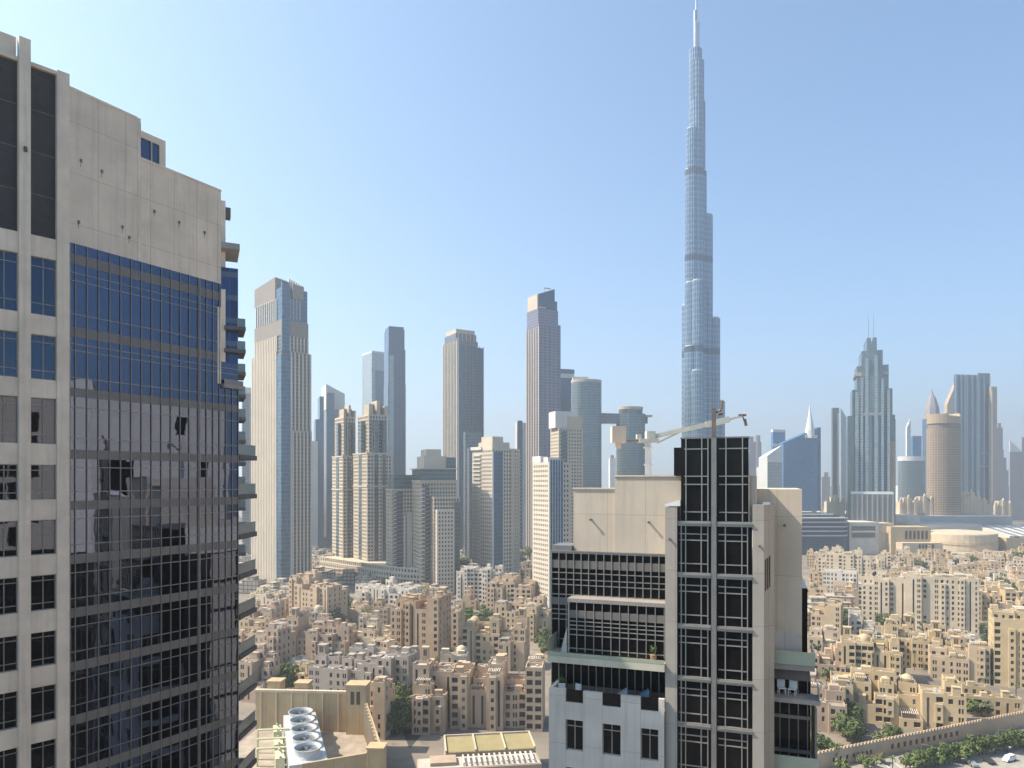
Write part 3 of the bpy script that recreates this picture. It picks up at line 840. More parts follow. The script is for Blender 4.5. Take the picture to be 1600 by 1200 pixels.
q = MB(); q.box(0.04 * w, 0.3 * w, 0.02 * dp, 0.06 * dp - 0.1, zt - 3, H(438, d)); q.build("corner_glazing", M['blue_g'], o)
for x in (0.31, ): 
    q = MB(); q.box(x * w, x * w + 1.2, -1.0, -0.71, 0, zt - 4); q.build("pale_fin", M['pale'], o)
q = MB(); q.box(-1.0, -0.71, 0.14 * dp, 0.14 * dp + 1.4, 0, zt - 4); q.build("pale_fin", M['pale'], o)
q = MB(); q.prism([(0.04 * w, 0.25 * dp), (0.5 * w, 0.25 * dp), (0.5 * w, 0.98 * dp), (0.04 * w, 0.98 * dp)], H(464, d), H(430, d), ztop=[H(427, d), H(430, d), H(436, d), H(433, d)]); q.build("crown_wall", M['brown'], o)
q = MB(); q.box(0.42 * w, 0.8 * w, 0.03 * dp, 0.055 * dp, H(462, d), H(440, d)); q.build("crown_panel", M['brown'], o)
for k in range(7):
    q = MB(); x = (0.36 + 0.082 * k) * w; q.box(x, x + 1.2, 0.10 * dp, 0.14 * dp, H(446, d), H(429.5 + 1.4 * k, d)); q.build("crown_fin", M['pale'], o)
q = MB(); q.box(0.36 * w, 0.92 * w, 0.141 * dp, 0.5 * dp, H(446, d), H(437, d)); q.build("crown_core", M['pale'], o)
q = MB(); q.box(0.34 * w, 1.0 * w, -1.3, -0.71, 0, H(676, d)); q.build("lower_front", M['strip_g'], o)
ribs(o, M['cream'], 0.36 * w, w, -1.3, 0, H(672, d), 3.3, 1.3, 0.8)

# -- slim pale tower peeking out past the balconies
d = 900
tower("slim_tower", "pale slab tower peeking out between the balconies and the ribbed cream tower", 372, 378, 397, d, 20, [
    ("shaft", M['pale'], 0, 1, 0, 1, 0, H(605, d)), ("glass_front", M['grey_g'], 0.05, 0.6, -0.02, 0.0, 0, H(615, d))])

# -- blue and white tower
d = 1020
o, w, dp = tower("curved_top_tower", "grey and blue tower with a white curved top, just beyond the ribbed cream tower", 503, 510, 538, d, 25, [
    ("shaft", M['grey_g'], 0, 1, 0, 1, 0, H(640, d)),
    ("white_head", M['pale'], -0.02, 1.02, -0.02, 1.02, H(640, d), H(607, d), [H(600, d), H(614, d), H(614, d), H(602, d)]),
    ("blue_strip", M['blue_g'], 0.02, 0.42, -0.06, -0.02, 0, H(614, d)),
    ("side_fin", M['pale'], 0.86, 0.98, -0.05, -0.02, 0, H(640, d))])
tower("blue_slab_tower", "narrow blue glass slab standing against the grey and blue tower with the white top", 490, 493, 506, 980, 20, [
    ("shaft", M['blue_g'], 0, 1, 0, 1, 0, H(655, 980)), ("upper_shaft", M['blue_g'], 0.5, 1, 0.0, 1, H(655, 980), H(619, 980)),
    ("low_wing", M['pale'], -0.5, 0.2, -0.3, -0.02, 0, H(690, 980))])

# -- pale twin and navy tower
d = 1120
tower("pale_glass_tower", "pale silvery glass tower with flat top standing behind the navy tower", 566, 581, 603, d, 35, [
    ("shaft", M['pale_g'], 0, 1, 0, 1, 0, H(551, d)), ("blue_front", M['blue_g'], 0.25, 0.95, -0.015, 0, 0, H(578, d)),
    ("parapet", M['pale'], -0.01, 1.01, -0.01, 1.01, H(551, d), H(548, d))])
d = 980
o, w, dp = tower("navy_tower", "tall navy glass tower with sloping shoulders between the cream twin towers and open sky", 600, 607, 633, d, 22, [
    ("shaft", M['navy_g'], -0.02, 1.03, -0.02, 1, 0, H(600, d)), ("shaft", M['navy_g'], 0, 1.02, 0, 1, H(600, d), H(545, d)),
    ("upper_shaft", M['navy_g'], 0.02, 0.97, 0.02, 1, H(545, d), H(513, d)), ("crown", M['navy_g'], 0.04, 0.93, 0.04, 0.9, H(513, d), H(509, d))])
ribs(o, M['grey_g'], 0.05 * w, 0.98 * w, -0.02 * dp, 0, H(560, d), 5.0, 0.5, 0.4)
q = MB(); q.box(0.05 * w, 0.3 * w, -0.06 * dp, -0.02 * dp - 0.41, 0, H(555, d)); q.build("bright_strip", M['pale_g'], o)

# -- cream twin residential towers on the curved podium
for nm, lab, pl, pc, pr, d, tops in (
    ("cream_stepped_tower", "slimmer stepped cream tower of the pair on the curved podium, nearer the ribbed tower", 519, 536, 560, 690, (632, 650, 714)),
    ("cream_stepped_tower", "broader stepped cream tower of the podium pair, in front of the navy tower", 552, 574, 612, 660, (624, 646, 709))):
    X, Y, t, w, dp = corner_box(pl, pc, pr, d, 34)
    o = thing(nm, lab, "apartment tower", (X, Y, 0), t, "stepped cream towers on the curved podium")
    walled(o, M['tan'], 0, w, 0, dp, 0, H(tops[2], d), 3.5, 3.0, 1.6, 2.0, most=50)
    walled(o, M['tan'], 0.14 * w, 0.92 * w, 0.14 * dp, 0.95 * dp, H(tops[2], d), H(tops[1], d), 3.5, 3.0, 1.7, 2.4, most=50, name="upper_wall")
    for fx in (0.3, 0.62):
        q = MB(); q.box(fx * w, (fx + 0.13) * w, -0.5, 0.14 * dp - 0.01, 0, H(tops[1] + 10, d)); q.build("glazed_strip", M['teal_g'], o)
    q = MB(); q.box(-0.5, 0.14 * w - 0.02, 0.4 * dp, 0.58 * dp, 0, H(tops[1] + 10, d)); q.build("glazed_strip", M['teal_g'], o)
    for f0, f1, k in ((0.14, 0.3, 6), (0.46, 0.6, 0), (0.78, 0.92, 8)):
        q = MB(); q.box(f0 * w, f1 * w, 0.12 * dp, 0.5 * dp, H(tops[1], d), H(tops[0] + k, d)); q.build("crown_pier", M['cream2'], o)
    q = MB(); q.box(0.3 * w, 0.8 * w, 0.3 * dp, 0.8 * dp, H(tops[1], d), H(tops[0] + 5, d)); q.build("crown", M['brown'], o)
    q = MB()
    for x in (-0.3, 0.96 * w): q.box(x, x + 1.0, -0.6, -0.05, 0, H(tops[2] - 4, d))
    q.build("edge_pilaster", M['tan'], o)
    bands(o, M['tan'], 0, w, 0, dp, [H(tops[2], d), H(tops[2] + 52, d)], 1.2, 0.6, "cornice")

# -- teal topped tower pair in front
d = 615
X, Y, t, w, dp = corner_box(603, 612, 645, d, 24)
o = thing("teal_top_tower", "lower beige tower with teal glass top and white balcony edges on the curved podium", "apartment tower", (X, Y, 0), t)
walled(o, M['greige'], 0, w, 0, dp, 0, H(764, d), 3.4, 2.6, 1.5, 2.0, most=60)
for f0, f1, f2, f3, a, b_, m_, nm in ((0.12, 1, 0.12, 1, 764, 742, 'teal_g', "glass_storey"), (0.12, 0.5, -0.05, -0.001, 900, 768, 'strip_g', "glazed_strip"), (0.7, 0.95, -0.08, -0.001, 900, 800, 'cream', "front_pier"), (0.55, 0.62, -0.1, -0.001, 900, 805, 'pale', "pale_fin")):
    q = MB(); q.box(f0 * w, f1 * w, f2 * dp, f3 * dp, H(a, d), H(b_, d)); q.build(nm, M[m_], o)
bands(o, M['cream'], 0, w, 0, dp, [H(766, d)], 1.0, 0.5, "cornice")
for k in range(28):
    z = H(770, d) - 3.4 * k
    if z < 6: break
    q = MB(); q.box(0.05 * w, 0.2 * w, -0.05 * dp - 1.3, -0.05 * dp - 0.01, z, z + 0.9); q.build("balcony", M['pale'], o)
d = 590
X, Y, t, w, dp = corner_box(642, 658, 714, d, 20)
o = thing("round_crown_tower", "wide beige and grey tower with a domed stepped crown above a teal glass storey", "apartment tower", (X, Y, 0), t)
walled(o, M['cream2'], 0.0, w, 0, dp, 0, H(752, d), 3.4, 2.5, 1.4, 1.9, most=60)
q = MB(); q.box(0.02 * w, 0.98 * w, 0.02 * dp, 0.95 * dp, H(752, d), H(733, d)); q.build("glass_storey", M['teal_g'], o)
bands(o, M['cream2'], 0, w, 0, dp, [H(752, d), H(733, d)], 0.9, 0.6, "cornice")
q = MB(); q.box(0.12 * w, 0.75 * w, 0.15 * dp, 0.8 * dp, H(733, d) + 0.9, H(712, d)); q.box(0.2 * w, 0.62 * w, 0.2 * dp, 0.7 * dp, H(712, d), H(701, d)); q.build("crown", M['cream'], o)
q = MB(); q.box(0.75 * w, 1.0 * w, 0.1 * dp, 0.6 * dp, H(733, d) + 0.9, H(714, d)); q.build("crown_glass", M['teal_g'], o)
fr = thing
walled(o, M['cream2'], 0.27 * w, 1.0 * w, -0.22 * dp, -0.001, 0, H(776, d), 3.4, 2.4, 1.5, 1.9, most=20, name="front_wall")
walled(o, M['cream'], 0.32 * w, 0.80 * w, -0.36 * dp, -0.221 * dp, 0, H(796, d), 3.4, 2.6, 1.3, 1.8, most=20, name="front_wall")
q = MB(); q.box(0.02 * w, 0.2 * w, -0.06 * dp, -0.002, 0, H(758, d)); q.build("glazed_strip", M['strip_g'], o)
q = MB(); q.box(0.84 * w, 0.99 * w, -0.26 * dp, -0.221 * dp, 0, H(784, d)); q.build("glazed_strip", M['teal_g'], o)
for k in range(28):
    z = H(765, d) - 3.4 * k
    if z < 6: break
    q = MB(); q.box(-0.02 * w, 0.08 * w, -0.06 * dp - 1.3, -0.06 * dp - 0.01, z, z + 0.9); q.build("balcony", M['pale'], o)

# -- grey tower with flat stepped crown
d = 880
o, w, dp = tower("grey_ribbed_tower", "grey blue ribbed tower with a flat stepped crown, alone amid the skyline", 693, 714, 755, d, 30, [
    ("shaft", M['blue_g'], 0, 1, 0, 1, 0, H(540, d)), ("shaft", M['grey_g'], 0.0, 0.85, 0.1, 1, H(540, d), H(530, d)),
    ("crown", M['grey_g'], 0.02, 0.8, 0.12, 0.95, H(530, d), H(519, d)), ("crown", M['greige'], 0.05, 0.76, 0.16, 0.9, H(519, d), H(512, d))])
ribs(o, M['grey_g'], 0.0, w, 0, 0, H(538, d), 5.2, 0.9, 0.7)
ribs(o, M['greige'], 0.0, dp, 0, 0, H(532, d), 4.6, 1.5, 0.7, 'left')
q = MB(); q.box(-0.8, 0.06 * w, -1.2, -0.71, 0, H(528, d)); q.build("corner_fin", M['pale'], o)
for k in range(5):
    q = MB(); x = (0.1 + 0.15 * k) * w; q.box(x, x + 1.0, 0.12 * dp - 0.6, 0.12 * dp - 0.01, H(532, d), H(518, d)); q.build("crown_fin", M['greige'], o)
tower("teal_slab_tower", "flat topped teal grey slab tower hiding behind the white balconied tower", 724, 727, 752, 760, 15, [
    ("shaft", M['grey_g'], 0, 1, 0, 1, 0, H(674, 760)), ("teal_front", M['teal_g'], 0.4, 0.95, -0.03, 0, 0, H(705, 760)),
    ("side_pier", M['pale'], 0.1, 0.24, -0.06, -0.0, 0, H(700, 760))])

# -- white balconied tower
d = 600
X, Y, t, w, dp = corner_box(738, 769, 812, d, 38)
o = thing("balcony_tower", "cream tower with white balcony stacks and a stepped roof box, centre of the skyline foreground", "apartment tower", (X, Y, 0), t)
walled(o, M['cream'], 0, w, 0, dp, 0, H(700, d), 3.4, 2.9, 1.5, 1.9, most=90)
q = MB(); q.box(0.08 * w, 0.7 * w, 0.1 * dp, 0.8 * dp, H(700, d), H(690, d)); q.box(0.12 * w, 0.5 * w, 0.15 * dp, 0.7 * dp, H(690, d), H(681, d)); q.build("roof_box", M['cream'], o)
q = MB(); q.box(0.05 * w, 0.36 * w, -0.7, -0.02, 0, H(706, d)); q.build("glazed_strip", M['blue_g'], o)
q = MB(); q.box(-0.5, 0.04 * w, -0.9, -0.02, 0, H(705, d)); q.build("pale_fin", M['pale'], o)
q = MB(); q.box(0.66 * w, 0.76 * w, -0.9, -0.02, 0, H(702, d)); q.build("pale_fin", M['cream2'], o)
q = MB(); q.box(-0.02 * w - 0.6, -0.02, 0.5 * dp, 1.04 * dp, H(702, d), H(697, d)); q.build("roof_edge", M['pale'], o)
for k in range(30):
    z = H(712, d) - 3.4 * k
    if z < 6: break
    for f0, f1 in ((0.55, 0.95),):
        q = MB(); q.box(-1.3, -0.02, f0 * dp, f1 * dp, z, z + 0.95); q.build("balcony", M['pale'], o)
    if k % 1 == 0:
        q = MB(); q.box(0.78 * w, 1.02 * w, -1.0, -0.02, z, z + 0.8); q.build("balcony", M['greige'], o)

# -- mauve tower with slanted glass top
d = 820
o, w, dp = tower("slant_top_tower", "tall mauve grey tower with a slanted dark blue glass top and stepped shoulders", 823, 842, 876, d, 30, [
    ("shaft", M['mauve_g'], 0, 1, 0, 1, 0, H(504, d)), ("upper_shaft", M['mauve_g'], 0.0, 0.92, 0.06, 0.98, H(504, d), H(481, d)),
    ("head", M['cream2'], 0.0, 0.2, 0.12, 0.92, H(481, d), H(458, d)),
    ("slanted_top", M['navy_g'], 0.05, 0.76, 0.06, 0.9, H(481, d), H(450, d), [H(458, d), H(447, d), H(447, d), H(458, d)]),
    ("shoulder", M['blue_g'], 0.76, 0.9, 0.1, 0.8, H(481, d), H(466, d))])
ribs(o, M['mauve_g'], 0.1 * w, 0.9 * w, 0, 0, H(508, d), 6.5, 1.0, 0.6)
ribs(o, M['greige'], 0, dp, 0, 0, H(510, d), 5.6, 1.3, 0.6, 'left')
q = MB(); q.box(0.0, 0.3 * w, -0.9, -0.61, H(481, d), H(479, d)); q.box(0.3 * w, 0.32 * w, 0.1 * dp, 0.12 * dp, H(456, d), H(447, d)); q.box(0.3 * w, 0.6 * w, 0.1 * dp, 0.12 * dp, H(448, d), H(446.5, d)); q.build("roof_rail", M['greige'], o)
tower("thin_dark_tower", "thin two-tone tower seen just in front of the mauve slanted tower's base", 805, 808, 823, 960, 25, [
    ("shaft", M['pale'], 0, 1, 0, 1, 0, H(660, 960)), ("dark_front", M['navy_g'], 0.05, 0.55, -0.04, 0, 0, H(657, 960))])
tower("dark_slab_tower", "dark blue slab with a pale roof band between the mauve and teal towers", 868, 872, 898, 1000, 18, [
    ("shaft", M['navy_g'], 0, 1, 0, 1, 0, H(590, 1000)), ("pale_band", M['pale'], 0.02, 0.98, 0.02, 1, H(590, 1000), H(583, 1000)),
    ("parapet", M['navy_g'], 0, 0.98, 0, 1, H(583, 1000), H(576, 1000))])

# -- the sky bridge pair
d = 930
def oval(cx, cy, rx, ry, n=28):
    return [(cx + rx * math.cos(2 * math.pi * k / n), cy + ry * math.sin(2 * math.pi * k / n)) for k in range(n)]
M['teal_round'] = grid_glass("teal curved glass", (0.08, 0.115, 0.13), (0.14, 0.19, 0.21), (0.22, 0.25, 0.26), 3.6, 1.2, 0.25, 0.1, round_=True)
def oval_tower(name, label, pxa, pxb, d, tops, group=None):
    rx = (XX(pxb, d) - XX(pxa, d)) / 2
    o = thing(name, label, "skyscraper", (XX((pxa + pxb) / 2, d), d + rx * 0.7, 0), 0, group)
    for nm, mat, z0, z1, k in tops:
        q = MB(); q.prism(oval(0, 0, rx * k, rx * 0.7 * k), z0, z1); q.build(nm, mat, o)
    return o, rx
o, rx = oval_tower("oval_tower", "oval teal glass tower carrying the near end of the high sky bridge", 894, 942, d, [
    ("shaft", M['teal_round'], 0, H(596, d), 1.0), ("parapet", M['greige'], H(596, d), H(592, d), 1.01)], "oval towers joined by the sky bridge")
q = MB(); q.box(-rx * 0.9, rx * 0.1, -5, 8, H(592, d), H(587, d)); q.build("roof_box", M['pale'], o)
o, rx = oval_tower("oval_tower", "oval pale blue tower with a flared cap and the sky bridge overhanging its far end", 965, 1011, d + 40, [
    ("shaft", M['teal_round'], 0, H(641, d), 1.0), ("cap", M['grey_g'], H(641, d), H(634, d), 0.82), ("flared_cap", M['greige'], H(634, d), H(629.5, d), 0.86)], "oval towers joined by the sky bridge")
x0 = XX(941, d) - o.location.x
q = MB(); q.prism([(x0, -8), (XX(1012, d) - o.location.x, -9), (XX(1024, d) - o.location.x, -2), (XX(1012, d) - o.location.x, 5), (x0, 6)], H(657, d), H(640, d), ztop=[H(640, d), H(642, d), H(643, d), H(642, d), H(640, d)])
q.build("sky_bridge", M['grey_g'], o)
q = MB(); q.box(rx, rx + 9, -6, 3, H(646, d), H(643, d)); q.build("bridge_tip", M['greige'], o)

# -- beige towers in front of the mauve one
d = 700
X, Y, t, w, dp = corner_box(860, 873, 911, d, 18)
o = thing("beige_stepped_tower", "beige stepped tower with a green glazed strip in front of the oval teal tower", "apartment tower", (X, Y, 0), t)
walled(o, M['cream2'], 0, w, 0, dp, 0, H(668, d), 3.5, 3.0, 1.4, 1.6, most=70)
q = MB(); q.box(0.4 * w, w, 0.05 * dp, 0.9 * dp, H(668, d), H(650, d)); q.build("upper_wall", M['cream2'], o)
q = MB(); q.box(-0.1 * w, 0.62 * w, 0.1 * dp, 0.9 * dp, H(668, d), H(642, d)); q.build("plant_room", M['pale'], o)
q = MB(); q.box(0.12 * w, 0.34 * w, -0.6, -0.02, 0, H(674, d)); q.build("glazed_strip", M['teal_g'], o)
d = 480
X, Y, t, w, dp = corner_box(832, 858, 892, d, 28)
o = thing("blue_strip_tower", "slender beige tower with a broad blue glazed strip, next to the black glazed foreground tower", "apartment tower", (X, Y, 0), t)
walled(o, M['cream'], 0, w, 0, dp, 0, H(722, d), 3.4, 2.5, 1.2, 1.6, most=95)
q = MB(); q.box(0.02, 0.62 * w, -0.8, -0.02, 0, H(718, d)); q.build("glazed_strip", M['blue_g'], o)
for k in range(6):
    q = MB(); x = 0.02 + k * 0.12 * w; q.box(x, x + 0.35, -1.0, -0.81, 0, H(718, d)); q.build("strip_mullion", M['pale'], o)
q = MB(); q.box(0.1 * w, 0.6 * w, 0.2 * dp, 0.7 * dp, H(722, d), H(714, d)); q.box(-0.1, 0.3 * w, 0.5 * dp, dp, H(722, d), H(712, d)); q.build("roof_box", M['pale'], o)

# ---------------------------------------------------------------- the very tall spire tower
d = 973
KX = d / FPX
M['spire_g'] = grid_glass("silver blue glass", (0.075, 0.135, 0.20), (0.13, 0.205, 0.285), (0.27, 0.32, 0.36), 7.4, 2.094, 0.22, 0.3, 0.22, 0.55, True,
                          bands=((268, 277, (0.08, 0.10, 0.13)), (396, 404, (0.08, 0.10, 0.13)), (514, 523, (0.10, 0.12, 0.15))))
M['spire_d'] = grid_glass("deep blue upper glass", (0.04, 0.085, 0.14), (0.08, 0.145, 0.21), (0.14, 0.19, 0.24), 4.0, 1.1, 0.3, 0.2, 0.25, 0.45, True)
M['spire_s'] = wear("spire steel", (0.34, 0.37, 0.42), 0.35, 0.1, 0.2, 0.1, metal=0.6)
bk = thing("spire_tower", "immensely tall stepped silver blue tower tapering to a thin spire above everything else", "skyscraper", (XX(1088, d), d, 0), 0)
def tube(cx, cy, r, z1, mat='spire_g', z0=0, name="stepped_shaft", r1=None):
    q = MB(); n = 60
    poly = [((r + (0.32 if k % 3 == 0 else -0.22) * (r > 3)) * math.cos(2 * math.pi * k / n), (r + (0.32 if k % 3 == 0 else -0.22) * (r > 3)) * math.sin(2 * math.pi * k / n)) for k in range(n)]
    if r1 is None: q.prism(poly, z0, z1)
    else: q.cyl(0, 0, z0, z1, r, r1, 16)
    return q.build(name, M[mat], bk, (cx, cy, 0))
def zz(py): return Z(py, d)
for cx, cy, r, top in ((0.6, 0, 10.4, 160), (5, 3, 7.8, 182), (6, 2, 8.3, 268), (15.5, 6, 8.4, 335), (26, 9, 8.9, 496), (34, 12, 8.5, 626),
                       (-6.5, -4, 8.2, 205), (-8, -3, 8.4, 268), (-9.5, -8, 7.9, 445), (-11, -14, 8.6, 545), (-3, -18, 7.4, 445), (-6.5, -29, 7.6, 585), (-5, -42, 7.6, 690), (-2, 16, 9, 300), (-4, 28, 9, 470)):
    s_ = tube(cx, cy, r, zz(top))
    q = MB(); q.cyl(0, 0, zz(top), zz(top) + 1.6, r * 0.9, n=20); q.build("shaft_roof", M['pale'], s_)
tube(0.6, 0, 9.6, zz(97), 'spire_g', zz(160), "upper_shaft")
tube(-1.2, 0, 8.4, zz(78), 'spire_g', zz(160), "upper_shaft")
tube(2.2, 2, 10.2, zz(160), 'spire_d', zz(205), "dark_storeys")
tube(0.2, 0, 3.6, zz(35), 'spire_s', zz(97), "pinnacle"); tube(-1.6, 0, 2.3, zz(17), 'spire_s', zz(78), "pinnacle"); tube(2.0, 1, 3.2, zz(78), 'spire_s', zz(110), "pinnacle")
tube(0, 0, 1.7, 828, 'spire_s', zz(35), "spire", 0.25)

# ---------------------------------------------------------------- skyline beyond the mall
M['far_blue'] = grid_glass("far blue glass", (0.035, 0.115, 0.24), (0.06, 0.18, 0.34), (0.10, 0.22, 0.38), 4, 2.2, 0.2, 0.12)
M['far_white'] = wear("far white cladding", (0.62, 0.62, 0.6), 0.7, 0.1, 0.03, 0.1)
M['far_grey'] = wear("far grey cladding", (0.25, 0.23, 0.24), 0.8, 0.12, 0.03, 0.1)
M['far_tan'] = wear("far tan cladding", (0.38, 0.30, 0.21), 0.8, 0.12, 0.03, 0.1)
d = 1150
o, w, dp = tower("spire_slab", "broad blue glass slab with a sloping roof and a white pointed spire beside the mall", 1212, 1224, 1282, d, 12, [
    ("glass_slab", M['far_blue'], 0, 1, 0, 0.6, 0, H(690, d), [H(692, d), H(666, d), H(666, d), H(692, d)]),
    ("edge_fin", M['blue_g'], 0.93, 1.0, -0.04, 0, 0, H(668, d)), ("white_ledge", M['far_white'], 0.58, 0.9, -0.06, 0.3, H(684, d), H(679, d))])
q = MB(); q.lathe(0.73 * w, 0.08 * dp, [(7.5, H(684, d)), (7.2, H(672, d)), (4.5, H(658, d)), (2.2, H(645, d)), (0.2, H(630, d))], 10); q.build("spire", M['far_white'], o)
tower("blue_box_tower", "small bright blue tower with white rim peeking over the white gabled tower", 1205, 1208, 1227, 1250, 14, [
    ("shaft", M['far_blue'], 0, 1, 0, 1, 0, H(675, 1250)), ("rim", M['far_white'], -0.02, 1.02, -0.02, 1, H(675, 1250), H(671, 1250)), ("white_band", M['far_white'], -0.05, 0.6, -0.05, 0, H(698, 1250), H(693, 1250))])
tower("gabled_white_tower", "white gabled tower with stepped shoulder right behind the beige foreground wing", 1182, 1199, 1222, 1080, 40, [
    ("lower_shaft", M['far_white'], 0, 1, 0, 1.0, 0, H(730, 1080)), ("upper_shaft", M['far_white'], 0, 1, 0, 0.8, H(730, 1080), H(712, 1080), [H(712, 1080), H(694, 1080), H(700, 1080), H(715, 1080)]),
    ("glass_front", M['pale_g'], 0.05, 0.98, -0.03, 0, 0, H(722, 1080))])
tower("faint_tower", "faint grey tower just visible past the black bay's edge", 1168, 1170, 1181, 1700, 10, [("shaft", M['far_grey'], 0, 1, 0, 1, 0, H(690, 1700)), ("cap", M['far_grey'], 0.1, 0.7, 0.1, 0.9, H(690, 1700), H(682, 1700))])
o, rx = oval_tower("faint_round_tower", "faint rounded grey tower between the black bay and the white gabled tower", 1179, 1191, 1800, [
    ("shaft", M['far_grey'], 0, H(690, 1800), 1.0), ("head", M['far_grey'], H(690, 1800), H(680, 1800), 0.7)])
tower("thin_glass_blade", "thin grey glass blade, farther one of the two beside the stepped tower with two masts", 1299, 1301, 1311, 1300, 12, [
    ("shaft", M['grey_g'], 0, 1, 0, 1, 0, H(637, 1300)), ("edge_fin", M['far_white'], 0.75, 0.98, -0.08, 0, 0, H(645, 1300))])
tower("curved_glass_blade", "glass blade with a slanted tip standing against the stepped tower with two masts", 1312, 1314, 1331, 1280, 12, [
    ("shaft", M['pale_g'], 0, 0.5, 0, 1, 0, H(645, 1280), [H(638, 1280), H(652, 1280), H(652, 1280), H(638, 1280)]), ("shaft", M['grey_g'], 0.5, 1, 0, 1, 0, H(654, 1280))])

# stepped tower with two masts
d = 940
M['step_g'] = grid_glass("silver green glass", (0.07, 0.10, 0.11), (0.14, 0.18, 0.18), (0.22, 0.25, 0.24), 4, 1.6, 0.12, 0.3, 0.2, 0.5)
cxp = 1362
o = thing("stepped_tower", "stepped silver glass tower crowned by two thin masts, rising behind the mall", "hotel tower", (XX(cxp, d), d, 0), R(-22))
kx = d / FPX * 0.93
def sp(pa, pb, top, y0, y1, mat='step_g', name="stepped_shaft", bot=None):
    q = MB(); q.box((pa - cxp) * kx, (pb - cxp) * kx, y0, y1, 0 if bot is None else H(bot, d), H(top, d)); return q.build(name, M[mat], o)
for pa, pb, top, y0 in ((1326, 1398, 648, 9), (1333, 1394, 607, 7), (1340, 1388, 570, 5), (1347, 1379, 547, 3), (1355, 1361, 527, 2), (1364, 1370, 527, 2.5), (1356, 1369, 538, 1)):
    sp(pa, pb, top, y0, 60 - y0 * 2)
for pa, pb, top in ((1337, 1342, 612), (1345, 1349, 590), (1352, 1357, 560), (1366, 1371, 556), (1376, 1380, 592), (1385, 1389, 610)):
    sp(pa, pb, top, -2.5, 1, 'pale_g', "bright_fin")
for pa, pb in ((1343, 1345), (1350, 1353), (1362, 1365), (1373, 1376), (1381, 1384)):
    sp(pa, pb, 650, -2, 1, 'navy_g', "dark_fin")
sp(1350, 1380, 607, -1, 3, 'step_g', "front_bay"); sp(1354, 1374, 588, -1.8, -1, 'step_g', "front_bay")
sp(1338, 1388, 581, 3.2, 50, 'far_tan', "tan_storey", 586); sp(1346, 1380, 645, -2.2, -1.9, 'far_grey', "mechanical_storey", 649)  # upper storey band in tan cladding
sp(1330, 1394, 768, -4, -2.6, 'far_white', "podium_band", 772); sp(1329, 1396, 772, -6, -2.6, 'step_g', "podium")
for k in range(9): sp(1331 + k * 7.6, 1333 + k * 7.6, 773, -7, -6.01, 'far_grey', "podium_pier")
sp(1388, 1397, 690, 3, 9, 'far_tan', "side_pier"); sp(1395, 1399, 655, 10, 40, 'far_blue', "side_slab")
for px in (1358, 1366):
    q = MB(); q.cyl((px - cxp) * kx, 10, H(527, d), H(490, d), 0.55, 0.3, 6); q.build("mast", M['spire_s'], o)

# farther ones
tower("pointed_tower", "small tower with a white needle top between the stepped tower and the round grey block", 1415, 1417, 1423, 1400, 15, [
    ("shaft", M['far_white'], 0, 1, 0, 1, 0, H(668, 1400), [H(668, 1400), H(655, 1400), H(655, 1400), H(668, 1400)]), ("needle", M['far_white'], 0.6, 0.75, 0.3, 0.5, H(668, 1400), H(647, 1400))])
tower("dark_box_tower", "small dark blue box tower beside the needle topped tower", 1423, 1426, 1440, 1350, 15, [("shaft", M['far_blue'], 0, 1, 0, 1, 0, H(683, 1350)), ("rim", M['far_grey'], -0.02, 1.02, -0.02, 1.0, H(683, 1350), H(681, 1350))])
o, rx = oval_tower("round_glass_block", "low round teal glass block with a white roof disc at the foot of the skyline", 1412, 1452, 1250, [
    ("shaft", M['teal_round'], 0, H(720, 1250), 1.0), ("roof_disc", M['far_white'], H(720, 1250), H(713, 1250), 1.03)])
o = thing("petal_tower", "blue tower with a pointed rose coloured petal top behind the brown cylinder", "skyscraper", (XX(1456, 1500), 1500, 0), 0)
q = MB(); q.box(-14.5, 14.5, -10, 10, 0, H(655, 1500)); q.build("shaft", M['blue_g'], o)
q = MB(); q.lathe(0, 0, [(16.5, H(655, 1500)), (13.5, H(637, 1500)), (8, H(623, 1500)), (3, H(616, 1500)), (0.5, H(608, 1500))], 8); q.build("petal_top", M['far_grey'], o)
q = MB(); q.box(-2, 2, -10.6, -10.02, 0, H(655, 1500)); q.build("bright_strip", M['pale_g'], o)
o = thing("tan_blade_tower", "tan tower with a curved pointed crest behind the pilastered blue slab", "skyscraper", (XX(1483, 1600), 1600, 0), 0)
q = MB(); q.prism([(-14, -8), (12, -8), (12, 8), (-14, 8)], 0, H(640, 1600), ztop=[H(646, 1600), H(640, 1600), H(640, 1600), H(646, 1600)]); q.build("shaft", M['far_tan'], o)
q = MB(); q.prism([(-8, -6), (12, -6), (12, 6), (-8, 6)], H(646, 1600), H(600, 1600), ztop=[H(632, 1600), H(600, 1600), H(600, 1600), H(632, 1600)]); q.build("crest", M['far_tan'], o)
d = 1000
M['brown_round'] = grid_glass("brown tiled drum", (0.13, 0.098, 0.075), (0.19, 0.145, 0.11), (0.33, 0.255, 0.185), 3.4, 1.5, 0.34, 0.35, 0.7, 0.0, True)
o, rx = oval_tower("brown_round_tower", "brown cylindrical tower with a slanted collar roof behind the mall", 1460, 1511, d, [
    ("shaft", M['brown_round'], 0, H(668, d), 1.0), ("recess", M['brown'], H(668, d), H(661, d), 0.92)])
pts = oval(0, 0, rx * 0.98, rx * 0.7)
q = MB(); q.prism(pts, H(661, d), H(650, d), ztop=[H(650 - 4 * (p[0] < -0.2 * rx) + (p[0] / rx + 1) * 0, d) if p[1] < 0 else H(644, d) for p in pts]); q.build("collar_roof", M['far_tan'], o)
d = 1350
o, w, dp = tower("pilastered_slab", "wide blue grey slab tower with bright vertical pilasters and a notched top", 1489, 1492, 1547, d, 8, [
    ("shaft", M['blue_g'], 0, 1, 0, 0.5, 0, H(592, d))])
